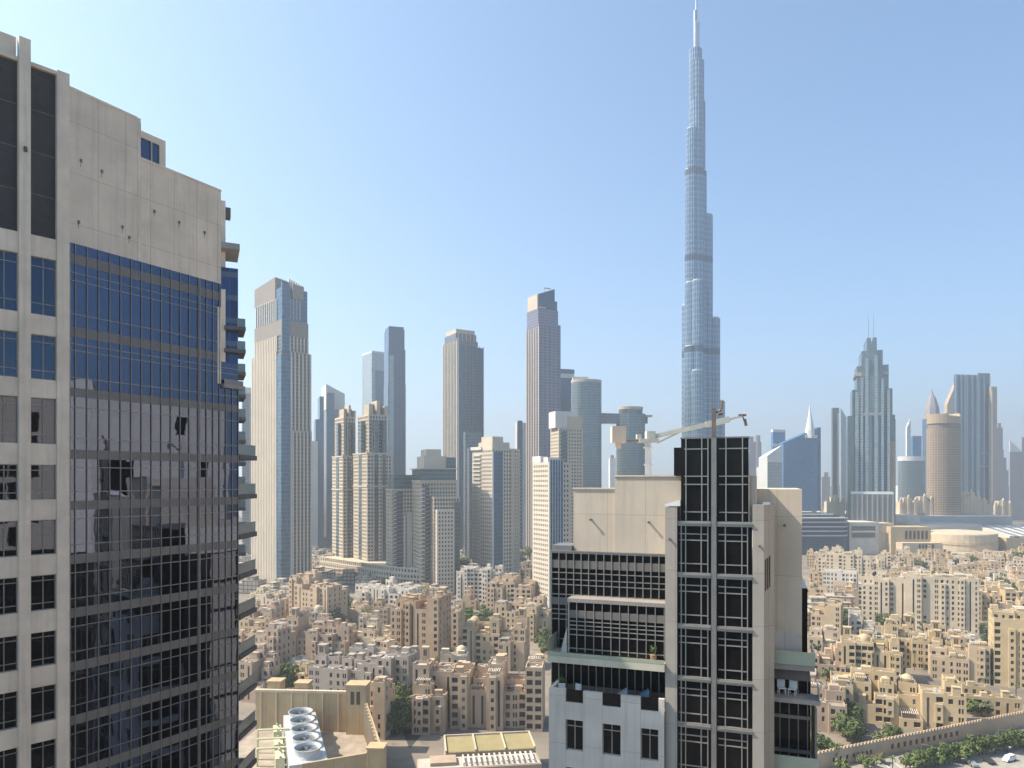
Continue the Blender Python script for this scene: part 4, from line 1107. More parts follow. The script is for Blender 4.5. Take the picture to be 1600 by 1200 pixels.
for a, b_, tp in ((0, 0.3, 585), (0.33, 0.64, 585), (0.67, 1.0, 582)):
    q = MB(); q.box(a * w, b_ * w, 0.03 * dp, 0.45 * dp, H(592, d), H(tp, d)); q.build("crown_block", M['grey_g'], o)
for f in (0.03, 0.17, 0.27, 0.33, 0.48, 0.62, 0.67, 0.82, 0.97):
    q = MB(); q.box((f - 0.022) * w, (f + 0.022) * w, -1.5, -0.01, 0, H(586, d)); q.build("pilaster", M['pale_g'], o)
for z in (708, 728):
    q = MB(); q.box(0.7 * w, 0.98 * w, -2.0, -1.51, H(z + 1.2, d), H(z - 1, d)); q.build("band", M['pale_g'], o)
tower("tan_slab", "narrow tan slab directly against the pilastered blue slab", 1547, 1549, 1558, d, 10, [("shaft", M['far_tan'], 0, 1, 0, 2, 0, H(604, d)), ("edge_fin", M['far_white'], 0.0, 0.2, -0.1, 0, 0, H(610, d))])
tower("slender_far_tower", "slender grey tower with a small cap rising behind the sail-shaped one", 1556, 1558, 1567, 1700, 10, [("shaft", M['far_grey'], 0, 1, 0, 1, 0, H(668, 1700)), ("cap", M['far_grey'], 0.2, 0.7, 0.1, 0.8, H(668, 1700), H(661, 1700))])
o = thing("sail_tower", "grey tower with a curved sail-like edge near the picture's far edge", "skyscraper", (XX(1558, 1600), 1600, 0), 0)
zs = [0, H(760, 1600), H(735, 1600), H(715, 1600), H(702, 1600)]
q = MB()
for k in range(4):
    xa = [27, 26, 21, 15, 8]
    q.prism([(0, 0), (xa[k], 0), (xa[k], 18), (0, 18)], zs[k], zs[k + 1])
q.build("shaft", M['far_grey'], o)
tower("edge_tower", "broad hazy grey tower with a white slanted roof at the very edge of the skyline", 1576, 1578, 1612, 1650, 8, [
    ("shaft", M['far_grey'], 0, 1, 0, 0.6, 0, H(706, 1650)), ("white_roof", M['far_white'], 0.0, 0.5, 0.02, 0.5, H(706, 1650), H(700, 1650), [H(688, 1650), H(703, 1650), H(703, 1650), H(690, 1650)]), ("upper_shaft", M['far_grey'], 0.55, 1, 0.05, 0.5, H(706, 1650), H(683, 1650))])
tower("faint_slab", "faint grey slab peeking between the brown drum and the spire", 1283, 1284, 1297, 1900, 8, [("shaft", M['far_grey'], 0, 1, 0, 1, 0, H(745, 1900)), ("cap", M['far_grey'], 0.3, 0.8, 0.1, 0.9, H(745, 1900), H(738, 1900))])
tower("faint_pale_tower", "faint pale tower low on the horizon beside the oval blue tower", 951, 953, 962, 1500, 8, [("shaft", M['far_white'], 0, 1, 0, 1, 0, H(716, 1500)), ("cap", M['far_grey'], 0.2, 0.7, 0.1, 0.9, H(716, 1500), H(711, 1500))])
rg = random.Random(21)
for k in range(36):
    px = 1285 + rg.random() * 330 if k < 26 else rg.choice((640, 660, 672, 684, 762, 816, 480, 486, 1020, 1040))
    d = 1900 + rg.random() * 900
    pw = rg.uniform(7, 16); tp = rg.uniform(752, 778) if k < 26 else rg.uniform(745, 775)
    w = pw * d / FPX
    o = thing("distant_block", "hazy distant city block low on the horizon behind the towers", "building", (XX(px, d), d, 0), rg.uniform(-0.5, 0.5), "hazy distant city blocks")
    q = MB(); q.box(-w / 2, w / 2, 0, w, 0, H(tp, d)); q.box(-w / 4, w / 5, w * 0.2, w * 0.6, H(tp, d), H(tp - 2, d)); q.build("wall", M[rg.choice(('far_grey', 'far_white', 'far_tan', 'grey_g'))], o)
# ---------------------------------------------------------------- low sand coloured quarter
HC = {
    'sand': (0.49, 0.375, 0.25), 'peach': (0.5, 0.372, 0.258), 'rose': (0.43, 0.322, 0.238), 'ochre': (0.5, 0.388, 0.238),
    'cream': (0.559, 0.459, 0.335), 'white': (0.607, 0.543, 0.463), 'grey': (0.4, 0.34, 0.285), 'orange': (0.45, 0.315, 0.205)}
for k_, c_ in HC.items():
    M['h_' + k_] = wear(k_ + " house render", c_, 0.92, 0.16, 0.12, 0.22, spec=0.1)
M['roof'] = wear("dusty flat roof", (0.36, 0.30, 0.235), 0.95, 0.3, 0.25, 0, spec=0.1)
M['roof_lite'] = wear("pale flat roof", (0.48, 0.43, 0.36), 0.95, 0.25, 0.25, 0, spec=0.1)
M['ac'] = wear("air conditioner casing", (0.55, 0.54, 0.52), 0.6, 0.15, 1.0, 0.1)
M['shade'] = wear("dark slot shade and fascia", (0.10, 0.07, 0.05), 0.8, 0.3, 1.0, 0)  # dark fill painting the shade in wind tower slots, also a fascia
M['h_pane2'] = dark_glass("curtained window pane", (0.13, 0.115, 0.095), 1.45, 0.25)
M['h_pane'] = dark_glass("house window pane", (0.045, 0.04, 0.038), 1.45, 0.15)

def rotp(x, y, a): return x * math.cos(a) - y * math.sin(a), x * math.sin(a) + y * math.cos(a)

HOUSES = []; HOUSE_O = []
def house(label, px, d, W, D, fl, rot, col, seed, detail=True, tower_=0, dome=0, horns=True, fh=3.3, group="sand coloured low-rise houses", name="courtyard_house", cat="house", segs=None, seg_w=7.0, notch=True, bal=0.6, yb=None):
    """centre of the front at (px, d); W wide, D deep, fl storeys"""
    rg = random.Random(seed)
    a = R(rot - 9)
    o = thing(name, label, cat, (XX(px, d), d, 0), a, group)
    HOUSE_O.append(o); HOUSES.append((XX(px, d), d, W, D, a))
    wall, roof = MB(), MB()
    n = segs or max(2, int(round(W / seg_w)))
    xs = [-W / 2 + W * k / n for k in range(n + 1)]
    for k in range(1, n): xs[k] += rg.uniform(-0.16, 0.16) * W / n
    allp = []; tops = []
    for k in range(n):
        x0, x1 = xs[k], xs[k + 1]
        big_ = fl >= 7
        f_ = max(1, fl + (rg.choice((-1, 0, 0, 0, 1)) if n > 1 else 0))
        y0 = rg.choice((0, 0, 1.0, 2.0, 3.0)) if notch else 0
        c1, c2 = D * rg.uniform(0.3, 0.42), D * rg.uniform(0.62, 0.75)
        ff1 = max(1, f_ - rg.choice((0, 0, 1) if big_ else (0, 0, 1, 1, 2)))
        ff3 = max(1, f_ + rg.choice((-1, 0, 0, 1)))
        prev_f = 0
        for ri, (ya, yb_, ff) in enumerate(((y0, c1, ff1), (c1 + 0.02, c2, f_), (c2 + 0.02, D, ff3))):
            front = ri == 0
            zt = ff * fh; pt = zt + rg.choice((0.6, 0.9, 1.2))
            x0_, x1_ = x0 + (0.011 if k else 0), x1 - (0.011 if k < n - 1 else 0)
            if not front and rg.random() < 0.35:
                x0_ += 0.25 * (x1 - x0) * rg.random(); x1_ -= 0.25 * (x1 - x0) * rg.random()
            ops = []; hw = 0.5
            L = x1_ - x0_
            if ff > prev_f:
                nb = max(1, int(L / 2.6)); step = L / nb
                kinds = [rg.choice(('win', 'win', 'pair', 'pair', 'log', 'log', 'slot', 'none')) for _ in range(nb)]
                if rg.random() > bal: kinds = ['win' if q_ == 'log' else q_ for q_ in kinds]
                for c_ in range(nb):
                    cx_ = step * (c_ + 0.5); kd = kinds[c_]
                    if kd == 'slot' and ff - prev_f >= 2 and front:
                        ops.append((cx_ - 0.45, cx_ + 0.45, prev_f * fh + 1.2, ff * fh - 0.9, 0.5)); continue
                    for r in range(prev_f, ff):
                        zb = r * fh
                        if kd == 'log' and L > 3 and front: ops.append((cx_ - 1.15, cx_ + 1.15, zb + 0.95, zb + 3.0, 1.1))
                        elif kd == 'pair':
                            for dx in (-0.5, 0.5): ops.append((cx_ + dx - 0.36, cx_ + dx + 0.36, zb + 0.75, zb + 2.7))
                        elif kd in ('win', 'slot', 'log') and rg.random() > 0.08:
                            hw = rg.choice((0.5, 0.62, 0.8)) if r == prev_f else hw
                            ops.append((cx_ - hw, cx_ + hw, zb + 0.7, zb + 2.65))
            ops = [q for q in ops if q[0] > 0.12 and q[1] < L - 0.12]
            allp += wall.facade((x0_, ya), (x1_, ya), 0, pt, ops, 0.34)
            for (p0, p1, vis) in (((x0_, yb_), (x0_, ya), k == 0), ((x1_, ya), (x1_, yb_), k == n - 1)):
                L2 = abs(yb_ - ya); so = []
                if vis and L2 > 3:
                    nb = max(1, int(L2 / 2.8)); step = L2 / nb
                    for r in range(ff):
                        for c_ in range(nb):
                            if rg.random() < 0.2: continue
                            so.append((step * (c_ + 0.5) - 0.58, step * (c_ + 0.5) + 0.58, r * fh + 0.75, r * fh + 2.6))
                allp += wall.facade(p0, p1, 0, pt, so, 0.34)
            wall.face(((x1_, yb_, 0), (x0_, yb_, 0), (x0_, yb_, pt), (x1_, yb_, pt)))
            t = 0.32                                           # parapet ring and roof
            o_ = [(x0_, ya), (x1_, ya), (x1_, yb_), (x0_, yb_)]
            i_ = [(x0_ + t, ya + t), (x1_ - t, ya + t), (x1_ - t, yb_ - t), (x0_ + t, yb_ - t)]
            for q in range(4):
                r_ = (q + 1) % 4
                wall.face(((*o_[q], pt), (*o_[r_], pt), (*i_[r_], pt), (*i_[q], pt)))
                wall.face(((*i_[q], zt), (*i_[q], pt), (*i_[r_], pt), (*i_[r_], zt)))
            roof.face([(x, y, zt) for x, y in i_])
            if ri: tops.append((x0_, x1_, ya, yb_, zt))
            if horns and ff >= prev_f and rg.random() < 0.8:
                for hx in (x0_ + 0.02, x1_ - 0.72):
                    wall.box(hx, hx + 0.7, ya + 0.02, ya + 0.62, pt, pt + 0.8, bottom=False)
            if rg.random() < (0.3 if front else 0.6):           # stair head
                bw, bd = min(rg.uniform(2.2, 3.6), L * 0.55), min(3.0, (yb_ - ya) * 0.55)
                bx, by = rg.uniform(x0_ + t, x1_ - t - bw), rg.uniform(ya + t + 0.3, yb_ - t - bd)
                hh = rg.uniform(1.8, 3.4)
                wall.box(bx, bx + bw, by, by + bd, zt, zt + hh, bottom=False)
                if rg.random() < 0.5: wall.box(bx - 0.18, bx + bw + 0.18, by - 0.18, by + bd + 0.18, zt + hh + 0.03, zt + hh + 0.25)
            if rg.random() < 0.22 and L > 3.5 and yb_ - ya > 3:   # pergola over the terrace
                perg = MB(); bx0, bx1, by0, by1 = x0_ + 0.6, x1_ - 0.6, ya + 0.6, yb_ - 0.6
                for q_ in range(int((bx1 - bx0) / 0.7)):
                    perg.box(bx0 + q_ * 0.7, bx0 + q_ * 0.7 + 0.25, by0, by1, zt + 2.4, zt + 2.6)
                for xx_ in (bx0, bx1 - 0.3):
                    for yy_ in (by0 + 0.1, by1 - 0.4): perg.box(xx_, xx_ + 0.25, yy_, yy_ + 0.25, zt, zt + 2.41)
                perg.build("pergola", M['h_white'], o)
            for _ in range(rg.randrange(0, 4)):
                bx, by = rg.uniform(x0_ + 0.5, max(x0_ + 0.6, x1_ - 1.8)), rg.uniform(ya + 0.5, max(ya + 0.6, yb_ - 1.5))
                roof.box(bx, bx + rg.uniform(0.7, 1.4), by, by + 0.8, zt + 0.004, zt + rg.uniform(0.5, 1.1), 1, bottom=False)
            prev_f = max(prev_f, ff)
        # projecting bay
        if fl >= 3 and x1 - x0 > 4.5 and rg.random() < 0.35:
            bx = rg.uniform(x0 + 0.4, x1 - 3.0); z0b = rg.choice((0, fh)); z1b = ff1 * fh - rg.choice((0, fh)) + 0.5
            if z1b - z0b > 4:
                ops = [(0.7, 1.9, r * fh + 0.9, r * fh + 2.5) for r in range(int(z0b / fh), int(z1b / fh))]
                allp += wall.facade((bx, y0 - 1.0), (bx + 2.6, y0 - 1.0), z0b, z1b, ops, 0.3)
                for q_ in (((bx, y0 - 0.01), (bx, y0 - 1.0)), ((bx + 2.6, y0 - 1.0), (bx + 2.6, y0 - 0.01))): wall.facade(q_[0], q_[1], z0b, z1b, [])
                wall.face(((bx, y0 - 1.0, z1b), (bx + 2.6, y0 - 1.0, z1b), (bx + 2.6, y0 - 0.01, z1b), (bx, y0 - 0.01, z1b)))
                wall.face(((bx, y0 - 0.01, z0b), (bx + 2.6, y0 - 0.01, z0b), (bx + 2.6, y0 - 1.0, z0b), (bx, y0 - 1.0, z0b)))
    wall.build("wall", M['h_' + col], o)
    roof.build("roof", [M[rg.choice(('roof', 'roof', 'roof_lite'))], M['ac']], o)
    if detail:
        rg.shuffle(allp)
        vis = sorted(allp, key=lambda p_: p_[1])
        lit = [p_ for p_ in vis if rg.random() < 0.16]; rest = [p_ for p_ in vis if p_ not in lit]  # lit holds the paler, curtained panes
        put_windows(rest, o, most=75, gm='h_pane', fm='h_' + col, frame=0.0, mull=0)
        put_windows(lit, o, most=20, gm='h_pane2', fm='h_' + col, frame=0.0, mull=0)
    else: put_windows(allp, o, most=0, gm='h_pane', fm='h_' + col, frame=0, mull=0)
    rg.shuffle(tops)
    for k in range(tower_):
        x0, x1, ya, yb_, zt = tops[k % len(tops)]
        cx_, cy_ = (x0 + x1) / 2, ya + (yb_ - ya) * 0.5
        q = MB(); s_ = min(1.7, (x1 - x0) * 0.35)
        q.box(cx_ - s_, cx_ + s_, cy_ - s_, cy_ + s_, zt, zt + 5.6, bottom=False)
        q.box(cx_ - s_ - 0.22, cx_ + s_ + 0.22, cy_ - s_ - 0.22, cy_ + s_ + 0.22, zt + 5.6, zt + 6.0)
        for dx in (-0.55, 0.05):  # dark boxes paint the shade inside the vent slots
            q.box(cx_ + dx * s_, cx_ + (dx + 0.5) * s_, cy_ - s_ - 0.02, cy_ - s_ + 0.1, zt + 2.6, zt + 5.0, 1)
            q.box(cx_ - s_ - 0.02, cx_ - s_ + 0.1, cy_ + dx * s_, cy_ + (dx + 0.5) * s_, zt + 2.6, zt + 5.0, 1)
        q.build("wind_tower", [M['h_' + col], M['shade']], o)
    for k in range(dome):
        x0, x1, ya, yb_, zt = tops[(k + tower_) % len(tops)]
        cx_, cy_ = (x0 + x1) / 2, (ya + yb_) / 2
        r = min(2.6, (x1 - x0) * 0.38)
        q = MB(); q.lathe(cx_, cy_, [(r, zt), (r, zt + 1.6)] + [(r * math.cos(t_ * math.pi / 12), zt + 1.6 + r * 0.95 * math.sin(t_ * math.pi / 12)) for t_ in range(1, 6)] + [(0.05, zt + 1.6 + r)], 16)
        q.build("dome", M['h_' + col], o, smooth=False)
    return o

near = "sand coloured houses nearest the foreground towers"
mid = "mid-rise blocks of the sand coloured quarter"
# near side of the quarter, between the two foreground towers
H_ = house
H_("tall peach block with eight storeys of small windows under the ribbed cream tower", 476, 452, 36, 20, 8, -22, 'peach', 11, group=mid, bal=0.1, name="apartment_block", cat="apartment block")
H_("white apartment block with rows of dark windows in front of the curved podium", 590, 485, 48, 20, 6, -14, 'white', 12, group=mid, name="apartment_block", cat="apartment block")
H_("tall orange block with nine storeys and balcony columns, highest of the low quarter", 647, 350, 26, 17, 10, -8, 'orange', 13, group=mid, name="apartment_block", cat="apartment block", segs=4, notch=True)
H_("white block with stepped parapets, farthest before the balconied cream tower", 745, 540, 34, 18, 7, -6, 'white', 14, group=mid, name="apartment_block", cat="apartment block")
H_("peach block with horned roof parapets between white balconied tower and blue strip tower", 794, 485, 32, 18, 7, -8, 'peach', 15, group=mid, name="apartment_block", cat="apartment block")
H_("long rose house row with a pale roof edge beneath the tall peach block", 468, 372, 52, 15, 5, -8, 'rose', 16, group=near, tower_=1)
H_("grey rose house with steep shaded flank tucked against the balconies", 412, 335, 13, 16, 6, -10, 'rose', 17, group=near)
H_("grey lilac row of houses with cluttered flat roofs behind the cooling plant", 555, 298, 46, 17, 5, -6, 'grey', 18, group=near, tower_=1)
H_("sand house block with dark openings and a dome below the farther peach block", 768, 352, 32, 17, 6, -4, 'sand', 19, group=near, tower_=1, dome=1)
H_("sand house set back behind that dark loggia block, flat roofs with stair heads", 812, 415, 32, 20, 6, -12, 'sand', 20, group=near)
H_("small sand house squeezed between the tall orange block and green trees", 703, 400, 10, 12, 6, -6, 'sand', 22, group=near)
H_("large peach house block with three terraced wings, closest to the white lower wall", 745, 268, 50, 17, 6, 3, 'peach', 21, group=near, tower_=1, dome=0)
H_("low peach house wing with deep loggias, end of the terraced block beside the garden", 668, 262, 12, 14, 5, 4, 'peach', 23, group=near)
H_("rose house with small windows between tall peach block and balconies", 402, 430, 20, 14, 4, -12, 'rose', 24, group=near)
H_("low cream house group with pale roofs between rose row and tall orange block", 575, 372, 26, 16, 3, -8, 'cream', 25, group=near)
H_("pink house behind the lowest balconies, partly hidden by the glass tower", 392, 300, 12, 12, 5, -8, 'rose', 26, group=near)
H_("flat cream house beside white apartment block, in front of the dark trees", 690, 470, 14, 14, 4, -8, 'white', 27, group=near)
H_("small peach house with white parapet right behind the cooling plant's wind tower", 583, 258, 9, 12, 5, -4, 'peach', 29, group=near, segs=2)
H_("pale cream low house glimpsed at the foot of the ribbed cream tower", 405, 520, 26, 14, 3, -15, 'cream', 28, group=near)

# the quarter beyond the middle tower
H_("pale twin block with stepped white parapets, slightly nearer the pale portal block", 1392, 452, 34, 17, 10, -20, 'cream', 31, group=mid, name="apartment_block", cat="apartment block", segs=4, bal=0.05)
H_("pale twin block with a bright lit flank, nearer the picture's edge", 1480, 440, 34, 18, 10, -14, 'cream', 32, group=mid, name="apartment_block", cat="apartment block", segs=3, bal=0.05)
H_("tall ochre block with stacked loggias cropped by the picture's edge", 1608, 318, 26, 16, 10, -16, 'ochre', 33, group=mid, name="apartment_block", cat="apartment block", segs=3, bal=0.4)
H_("large ochre villa compound with domes behind the crenellated boundary wall", 1402, 270, 46, 20, 4, -14, 'ochre', 34, group=near, dome=2, tower_=0, segs=6)
H_("grey sand house with dark loggias beside the black glazed foreground tower", 1294, 264, 13, 18, 4, -6, 'rose', 35, group=near, segs=2)
H_("ochre house with twin domes just behind the villa compound", 1362, 332, 26, 16, 5, -14, 'ochre', 36, group=near, dome=1, tower_=1)
H_("stepped ochre house with two wind towers above the villa compound", 1440, 352, 34, 17, 5, -16, 'ochre', 37, group=near, tower_=2)
H_("peach house with flat terraces next to the black glazed tower", 1292, 335, 22, 16, 4, -8, 'peach', 38, group=near)
H_("ochre house with open loggias between the villa compound and the tall cropped block", 1500, 330, 24, 15, 4, -18, 'sand', 39, group=near, tower_=1)
H_("white portal building with a tall arched niche among the sand houses", 1312, 545, 24, 14, 7, -20, 'white', 40, group=mid, segs=1, bal=0.0, notch=False)
q = MB(); q.prism([(-5, -0.12), (5, -0.12), (5, -0.02), (-5, -0.02)], 1, 17); q.prism([(-4, -0.2), (4, -0.2), (4, -0.13), (-4, -0.13)], 1, 13, 1); q.build("niche_shade_panel", [M['h_cream'], M['h_rose']], HOUSE_O[-1])  # flat proud panels; the darker one paints the shade of a niche
H_("ochre block with bright lit flank and dark shaded front below the louvred offices", 1318, 640, 44, 18, 8, -20, 'cream', 41, group=mid, name="apartment_block", cat="apartment block", detail=False)
H_("long ochre house with rows of dark openings near the far trees", 1572, 470, 42, 16, 5, -10, 'ochre', 42, group=near)
# rows that fill the quarter
zone = [("just behind the villa compound", 385), ("level with the twin blocks", 425), ("one row behind the twin blocks", 478), ("two rows behind the twin blocks", 515), ("three rows behind the twin blocks", 553),
        ("in the heart of the quarter", 592), ("beyond the quarter's heart", 632), ("four rows before the mall", 674), ("three rows before the mall", 716), ("two rows before the mall", 758), ("last row before the mall", 802)]
side = [(1275, "near the black tower"), (1335, "below the louvred offices"), (1400, "in line with the nearer twin"), (1465, "in line with the farther twin"), (1530, "below the mall's drum"), (1590, "near the picture's edge")]
shape = ["flat roofed cream house", "stepped ochre house", "horned pale sand house", "boxy roofed peach house", "domed cream house", "wind towered sand house", "low white house", "tan terraced house"]
scol = ['cream', 'ochre', 'sand', 'peach', 'cream', 'sand', 'white', 'sand']
rg = random.Random(5)
seen = set()
ki = 0
big = [(XX(1392, 452), 452, 44), (XX(1480, 440), 440, 42), (XX(1312, 545), 545, 28), (XX(1318, 640), 640, 46), (XX(1572, 470), 470, 46), (XX(1592, 318), 318, 40)]
for zi, (zt, d) in enumerate(zone):
    x0, x1 = XX(1262, d), XX(1625, d)
    n = int((x1 - x0) / 19)
    for k in range(n):
        X = x0 + (k + 0.5) * (x1 - x0) / n + rg.uniform(-2.5, 2.5)
        Y = d + rg.uniform(-9, 9)
        if any(abs(X - bx) < bw * 0.62 and abs(Y - by) < 30 for bx, by, bw in big): continue
        W = rg.uniform(12, 18.5); px = 800 + X / Y * FPX
        sd = min(side, key=lambda s_: abs(s_[0] - px))[1]
        s_i = rg.randrange(8)
        for _ in range(8):
            lab = "%s %s, %s" % (shape[s_i], zt, sd)
            if lab not in seen: break
            s_i = (s_i + 1) % 8
        seen.add(lab)
        house(lab, px, Y, W, rg.uniform(13, 18), 2 if s_i == 6 else rg.choice((2, 3, 3, 4, 4, 5)) if d < 600 else rg.choice((2, 3, 3, 4)), rg.uniform(-24, -6), scol[s_i], 100 + ki, detail=d < 440, tower_=1 if s_i == 5 or (s_i in (1, 2, 7) and rg.random() < 0.4) else 0, dome=1 if s_i == 4 else 0, group="sand coloured houses of the old quarter", segs=rg.choice((2, 3)))
        ki += 1
lz = [(312, "beside the cooling plant's wind tower"), (335, "one row beyond the lilac roofs"), (362, "level with the tall orange block"), (395, "just beyond the tall orange block"), (430, "level with the tall peach block"), (470, "before the white apartment block"), (515, "before the arcaded podium")]
ls = [(405, "next to the balconies"), (470, "below the ribbed tower"), (560, "below the stepped cream pair"), (660, "below the domed crown tower"), (745, "below the balconied tower"), (830, "next to the black curtain wall")]
for zi, (d, zt) in enumerate(lz):
    x0, x1 = XX(372, d), XX(862, d)
    n = int((x1 - x0) / 17)
    for k in range(n):
        X = x0 + (k + 0.5) * (x1 - x0) / n + rg.uniform(-2, 2); Y = d + rg.uniform(-7, 7)
        W = rg.uniform(9, 13)
        hit = False
        for hx, hy, hw, hd, ha in HOUSES:
            lx_, ly_ = rotp(X - hx, Y + 5 - hy, -ha)
            if abs(lx_) < hw / 2 + W / 2 - 1 and -7 < ly_ < hd + 6: hit = True; break
        px = 800 + X / Y * FPX
        if hit or (680 < px < 850 and 325 < Y < 480) or (600 < px < 700 and Y < 330) or rg.random() < 0.25: continue
        s_i = rg.randrange(8); sd = min(ls, key=lambda s_: abs(s_[0] - px))[1]
        for _ in range(8):
            lab = "%s %s, %s" % (shape[s_i], zt, sd)
            if lab not in seen: break
            s_i = (s_i + 1) % 8
        seen.add(lab)
        house(lab, px, Y, W, rg.uniform(10, 13), rg.choice((2, 3, 3, 4)), rg.uniform(-18, 4), scol[s_i], 700 + ki, detail=d < 440, tower_=1 if s_i == 5 else 0, dome=1 if s_i == 4 else 0, group="sand coloured houses of the old quarter", segs=2)
        ki += 1
# background low houses on the near side, between tower feet
for k, (px, d, W, fl, col, lab) in enumerate(((716, 640, 30, 4, 'cream', "grey cream low block in the gap behind the round crowned tower"), (826, 640, 24, 5, 'grey', "dark grey block with a white roof between two beige towers"),
        (500, 700, 30, 4, 'cream', "low cream block at the foot of the curved podium's far end"), (840, 560, 30, 3, 'sand', "low sand house at the foot of the slender blue strip tower"),
        (845, 430, 16, 3, 'cream', "low cream house right beside the black curtain wall"), (380, 400, 16, 4, 'sand', "sand house half hidden behind the balcony slabs"))):
    house(lab, px, d, W, 15, fl, -10, col, 400 + k, detail=False, group="sand coloured houses of the old quarter")

# the dense low city farther off, between and behind the towers: one mass
M['city'] = grid_glass("far low-rise render", (0.40, 0.335, 0.25), (0.50, 0.42, 0.32), (0.17, 0.145, 0.12), 3.3, 3.0, 0.3, 0.28, 0.9, 0.0)
q = MB(); rg = random.Random(404)
def city(x0, x1, y0, y1, n, h0, h1):
    for _ in range(n):
        X, Y = rg.uniform(x0, x1), rg.uniform(y0, y1)
        if any(math.hypot(X - hx, Y - hy) < hw * 0.5 + 14 for hx, hy, hw, hd, ha in HOUSES): continue
        w, dd, h = rg.uniform(5, 10), rg.uniform(5, 9), rg.uniform(h0, h1)
        q.set(X, Y, 0, R(rg.uniform(-25, -5)))
        q.box(-w, w, -dd, dd, 0, h, bottom=False); q.box(-w * rg.uniform(0.2, 0.8), w * rg.uniform(0.1, 0.7), -dd * 0.6, dd * 0.5, h, h + rg.uniform(2, 4), bottom=False)
city(35, 150, 280, 430, 110, 7, 15); city(30, 230, 430, 820, 330, 7, 17)
city(-420, 60, 560, 860, 210, 5, 11); city(-900, -330, 500, 900, 160, 6, 14); city(-700, 900, 1050, 2400, 420, 8, 22); city(560, 900, 380, 820, 160, 7, 15)
o = q.build("low_city", M['city']); o["kind"] = "stuff"; o["label"] = "dense sand coloured low city between and beyond the towers"
# ---------------------------------------------------------------- curved arcaded podium under the cream towers
d = 640
pod = thing("arcaded_podium", "curved cream podium with tiers of arcades under the stepped cream towers", "podium", (XX(600, d), d, 0), 0)
pp = []
for px, dd in ((497, 690), (520, 672), (548, 650), (575, 632), (602, 615), (630, 602), (662, 594), (694, 590), (706, 600)):
    pp.append((XX(px, dd) - XX(600, d), dd - d))
def inset(pts, t): return [(x * 0.985, y + t) for x, y in pts]
tiers = [(0, 10.5, 0, 3.4), (10.5, 15, 2.2, 4.0), (15, 19, 5.0, 3.6)]
for ti, (z0, z1, t, fh_) in enumerate(tiers):
    q = MB(); ps = inset(pp, t); pan = []
    for a, b_ in zip(ps, ps[1:]):
        L = math.hypot(b_[0] - a[0], b_[1] - a[1])
        ops = []
        z = z0 + 0.8
        while z + 2.4 < z1:
            nb = max(1, int(L / 3.3))
            ops += [(L * (k + 0.5) / nb - 0.95, L * (k + 0.5) / nb + 0.95, z, z + 2.3) for k in range(nb)]
            z += fh_
        pan += q.facade(a, b_, z0, z1, ops, 0.8)
    back = [(x * 0.9 + 6, 70) for x, y in (ps[-1], ps[0])]
    q.face([(x, y, z1 - 0.3) for x, y in ps] + [(x, y, z1 - 0.3) for x, y in back])
    w_ = q.build("arcade_wall", M['h_cream'], pod)
    put_windows(pan, pod, most=45, name="arcade_opening", gm='h_pane', fm='frame', frame=0, mull=0)
    q = MB()
    for a, b_ in zip(ps, ps[1:]):
        q.face(((a[0], a[1] - 0.5, z1 - 0.1), (b_[0], b_[1] - 0.5, z1 - 0.1), (b_[0], b_[1] - 0.5, z1 + 0.5), (a[0], a[1] - 0.5, z1 + 0.5)))
        q.face(((a[0], a[1] - 0.5, z1 + 0.5), (b_[0], b_[1] - 0.5, z1 + 0.5), (b_[0], b_[1] + 0.5, z1 + 0.5), (a[0], a[1] + 0.5, z1 + 0.5)))
    q.build("cornice", M['pale'], pod)

# ---------------------------------------------------------------- cooling plant with five fans
d = 240
cp = thing("cooling_plant", "yellow walled cooling plant with a wind tower and a rooftop row of five big fans", "plant building", (XX(520, d), d, 0), R(-4))
kx = d / FPX
z_r = 13.0
M['plant'] = wear("yellow plant render", (0.50, 0.37, 0.215), 0.9, 0.12, 0.3, 0.3, joint=(4.6, 40, 0.12), spec=0.1)
q = MB(); q.box(-31, 9.5, 9, 9.8, 0, 19.5); q.build("back_wall", M['plant'], cp)
q = MB()
q.prism([(9, 8.98), (9, 8.2), (22.4, -24), (23, -24)], 0, 15.5, ztop=[17.5, 17.5, 14.5, 14.5]); q.build("flank_wall", M['plant'], cp)
for k in range(13):
    f = k / 12.0
    x, y = 9.2 + 12.6 * f, 7.6 - 30.5 * f
    q = MB(); q.box(x - 0.6, x + 0.02, y - 0.9, y - 0.3, 0, 17.7 - 3.0 * f); q.build("buttress", M['h_cream'], cp)
for k in range(6):
    x = -29 + k * 5.6
    q = MB(); q.box(x - 0.25, x + 0.25, 8.5, 8.99, 0, 19.3); q.build("buttress", M['h_cream'], cp)
q = MB(); q.box(-31.3, 9.0, 8.7, 10.2, 19.5, 20.3); q.build("coping", M['h_cream'], cp)
q = MB(); q.box(2.6, 9.6, 6.4, 12, 0, 22.6); q.box(2.3, 9.9, 6.1, 12.3, 22.6, 23.4)
for x in (4.2, 6.3): q.box(x, x + 1.3, 6.36, 6.5, 16.5, 21.0, 1)  # shade of the slot openings, laid on as dark boxes
q.build("wind_tower", [M['plant'], M['shade']], cp)
for x, y, h in ((-25, 10.4, 22.5), (-15, 10.6, 22.0), (22.4, -29, 14.8)):
    q = MB(); q.box(x - 2.4, x + 2.4, y, y + 4.4, 0, h); q.box(x - 2.7, x + 2.7, y - 0.3, y + 4.7, h, h + 0.5); q.build("corner_turret", M['plant'], cp)
q = MB(); q.prism([(-31, -40), (24, -40), (24, -24), (9, 9), (-31, 9)], 0, 6.0); q.build("roof", M['roof'], cp)
q = MB(); q.prism([(4, -39), (20, -30), (20, -29.2), (4, -38.2)], 0, 14.0); q.build("front_wall", M['plant'], cp)
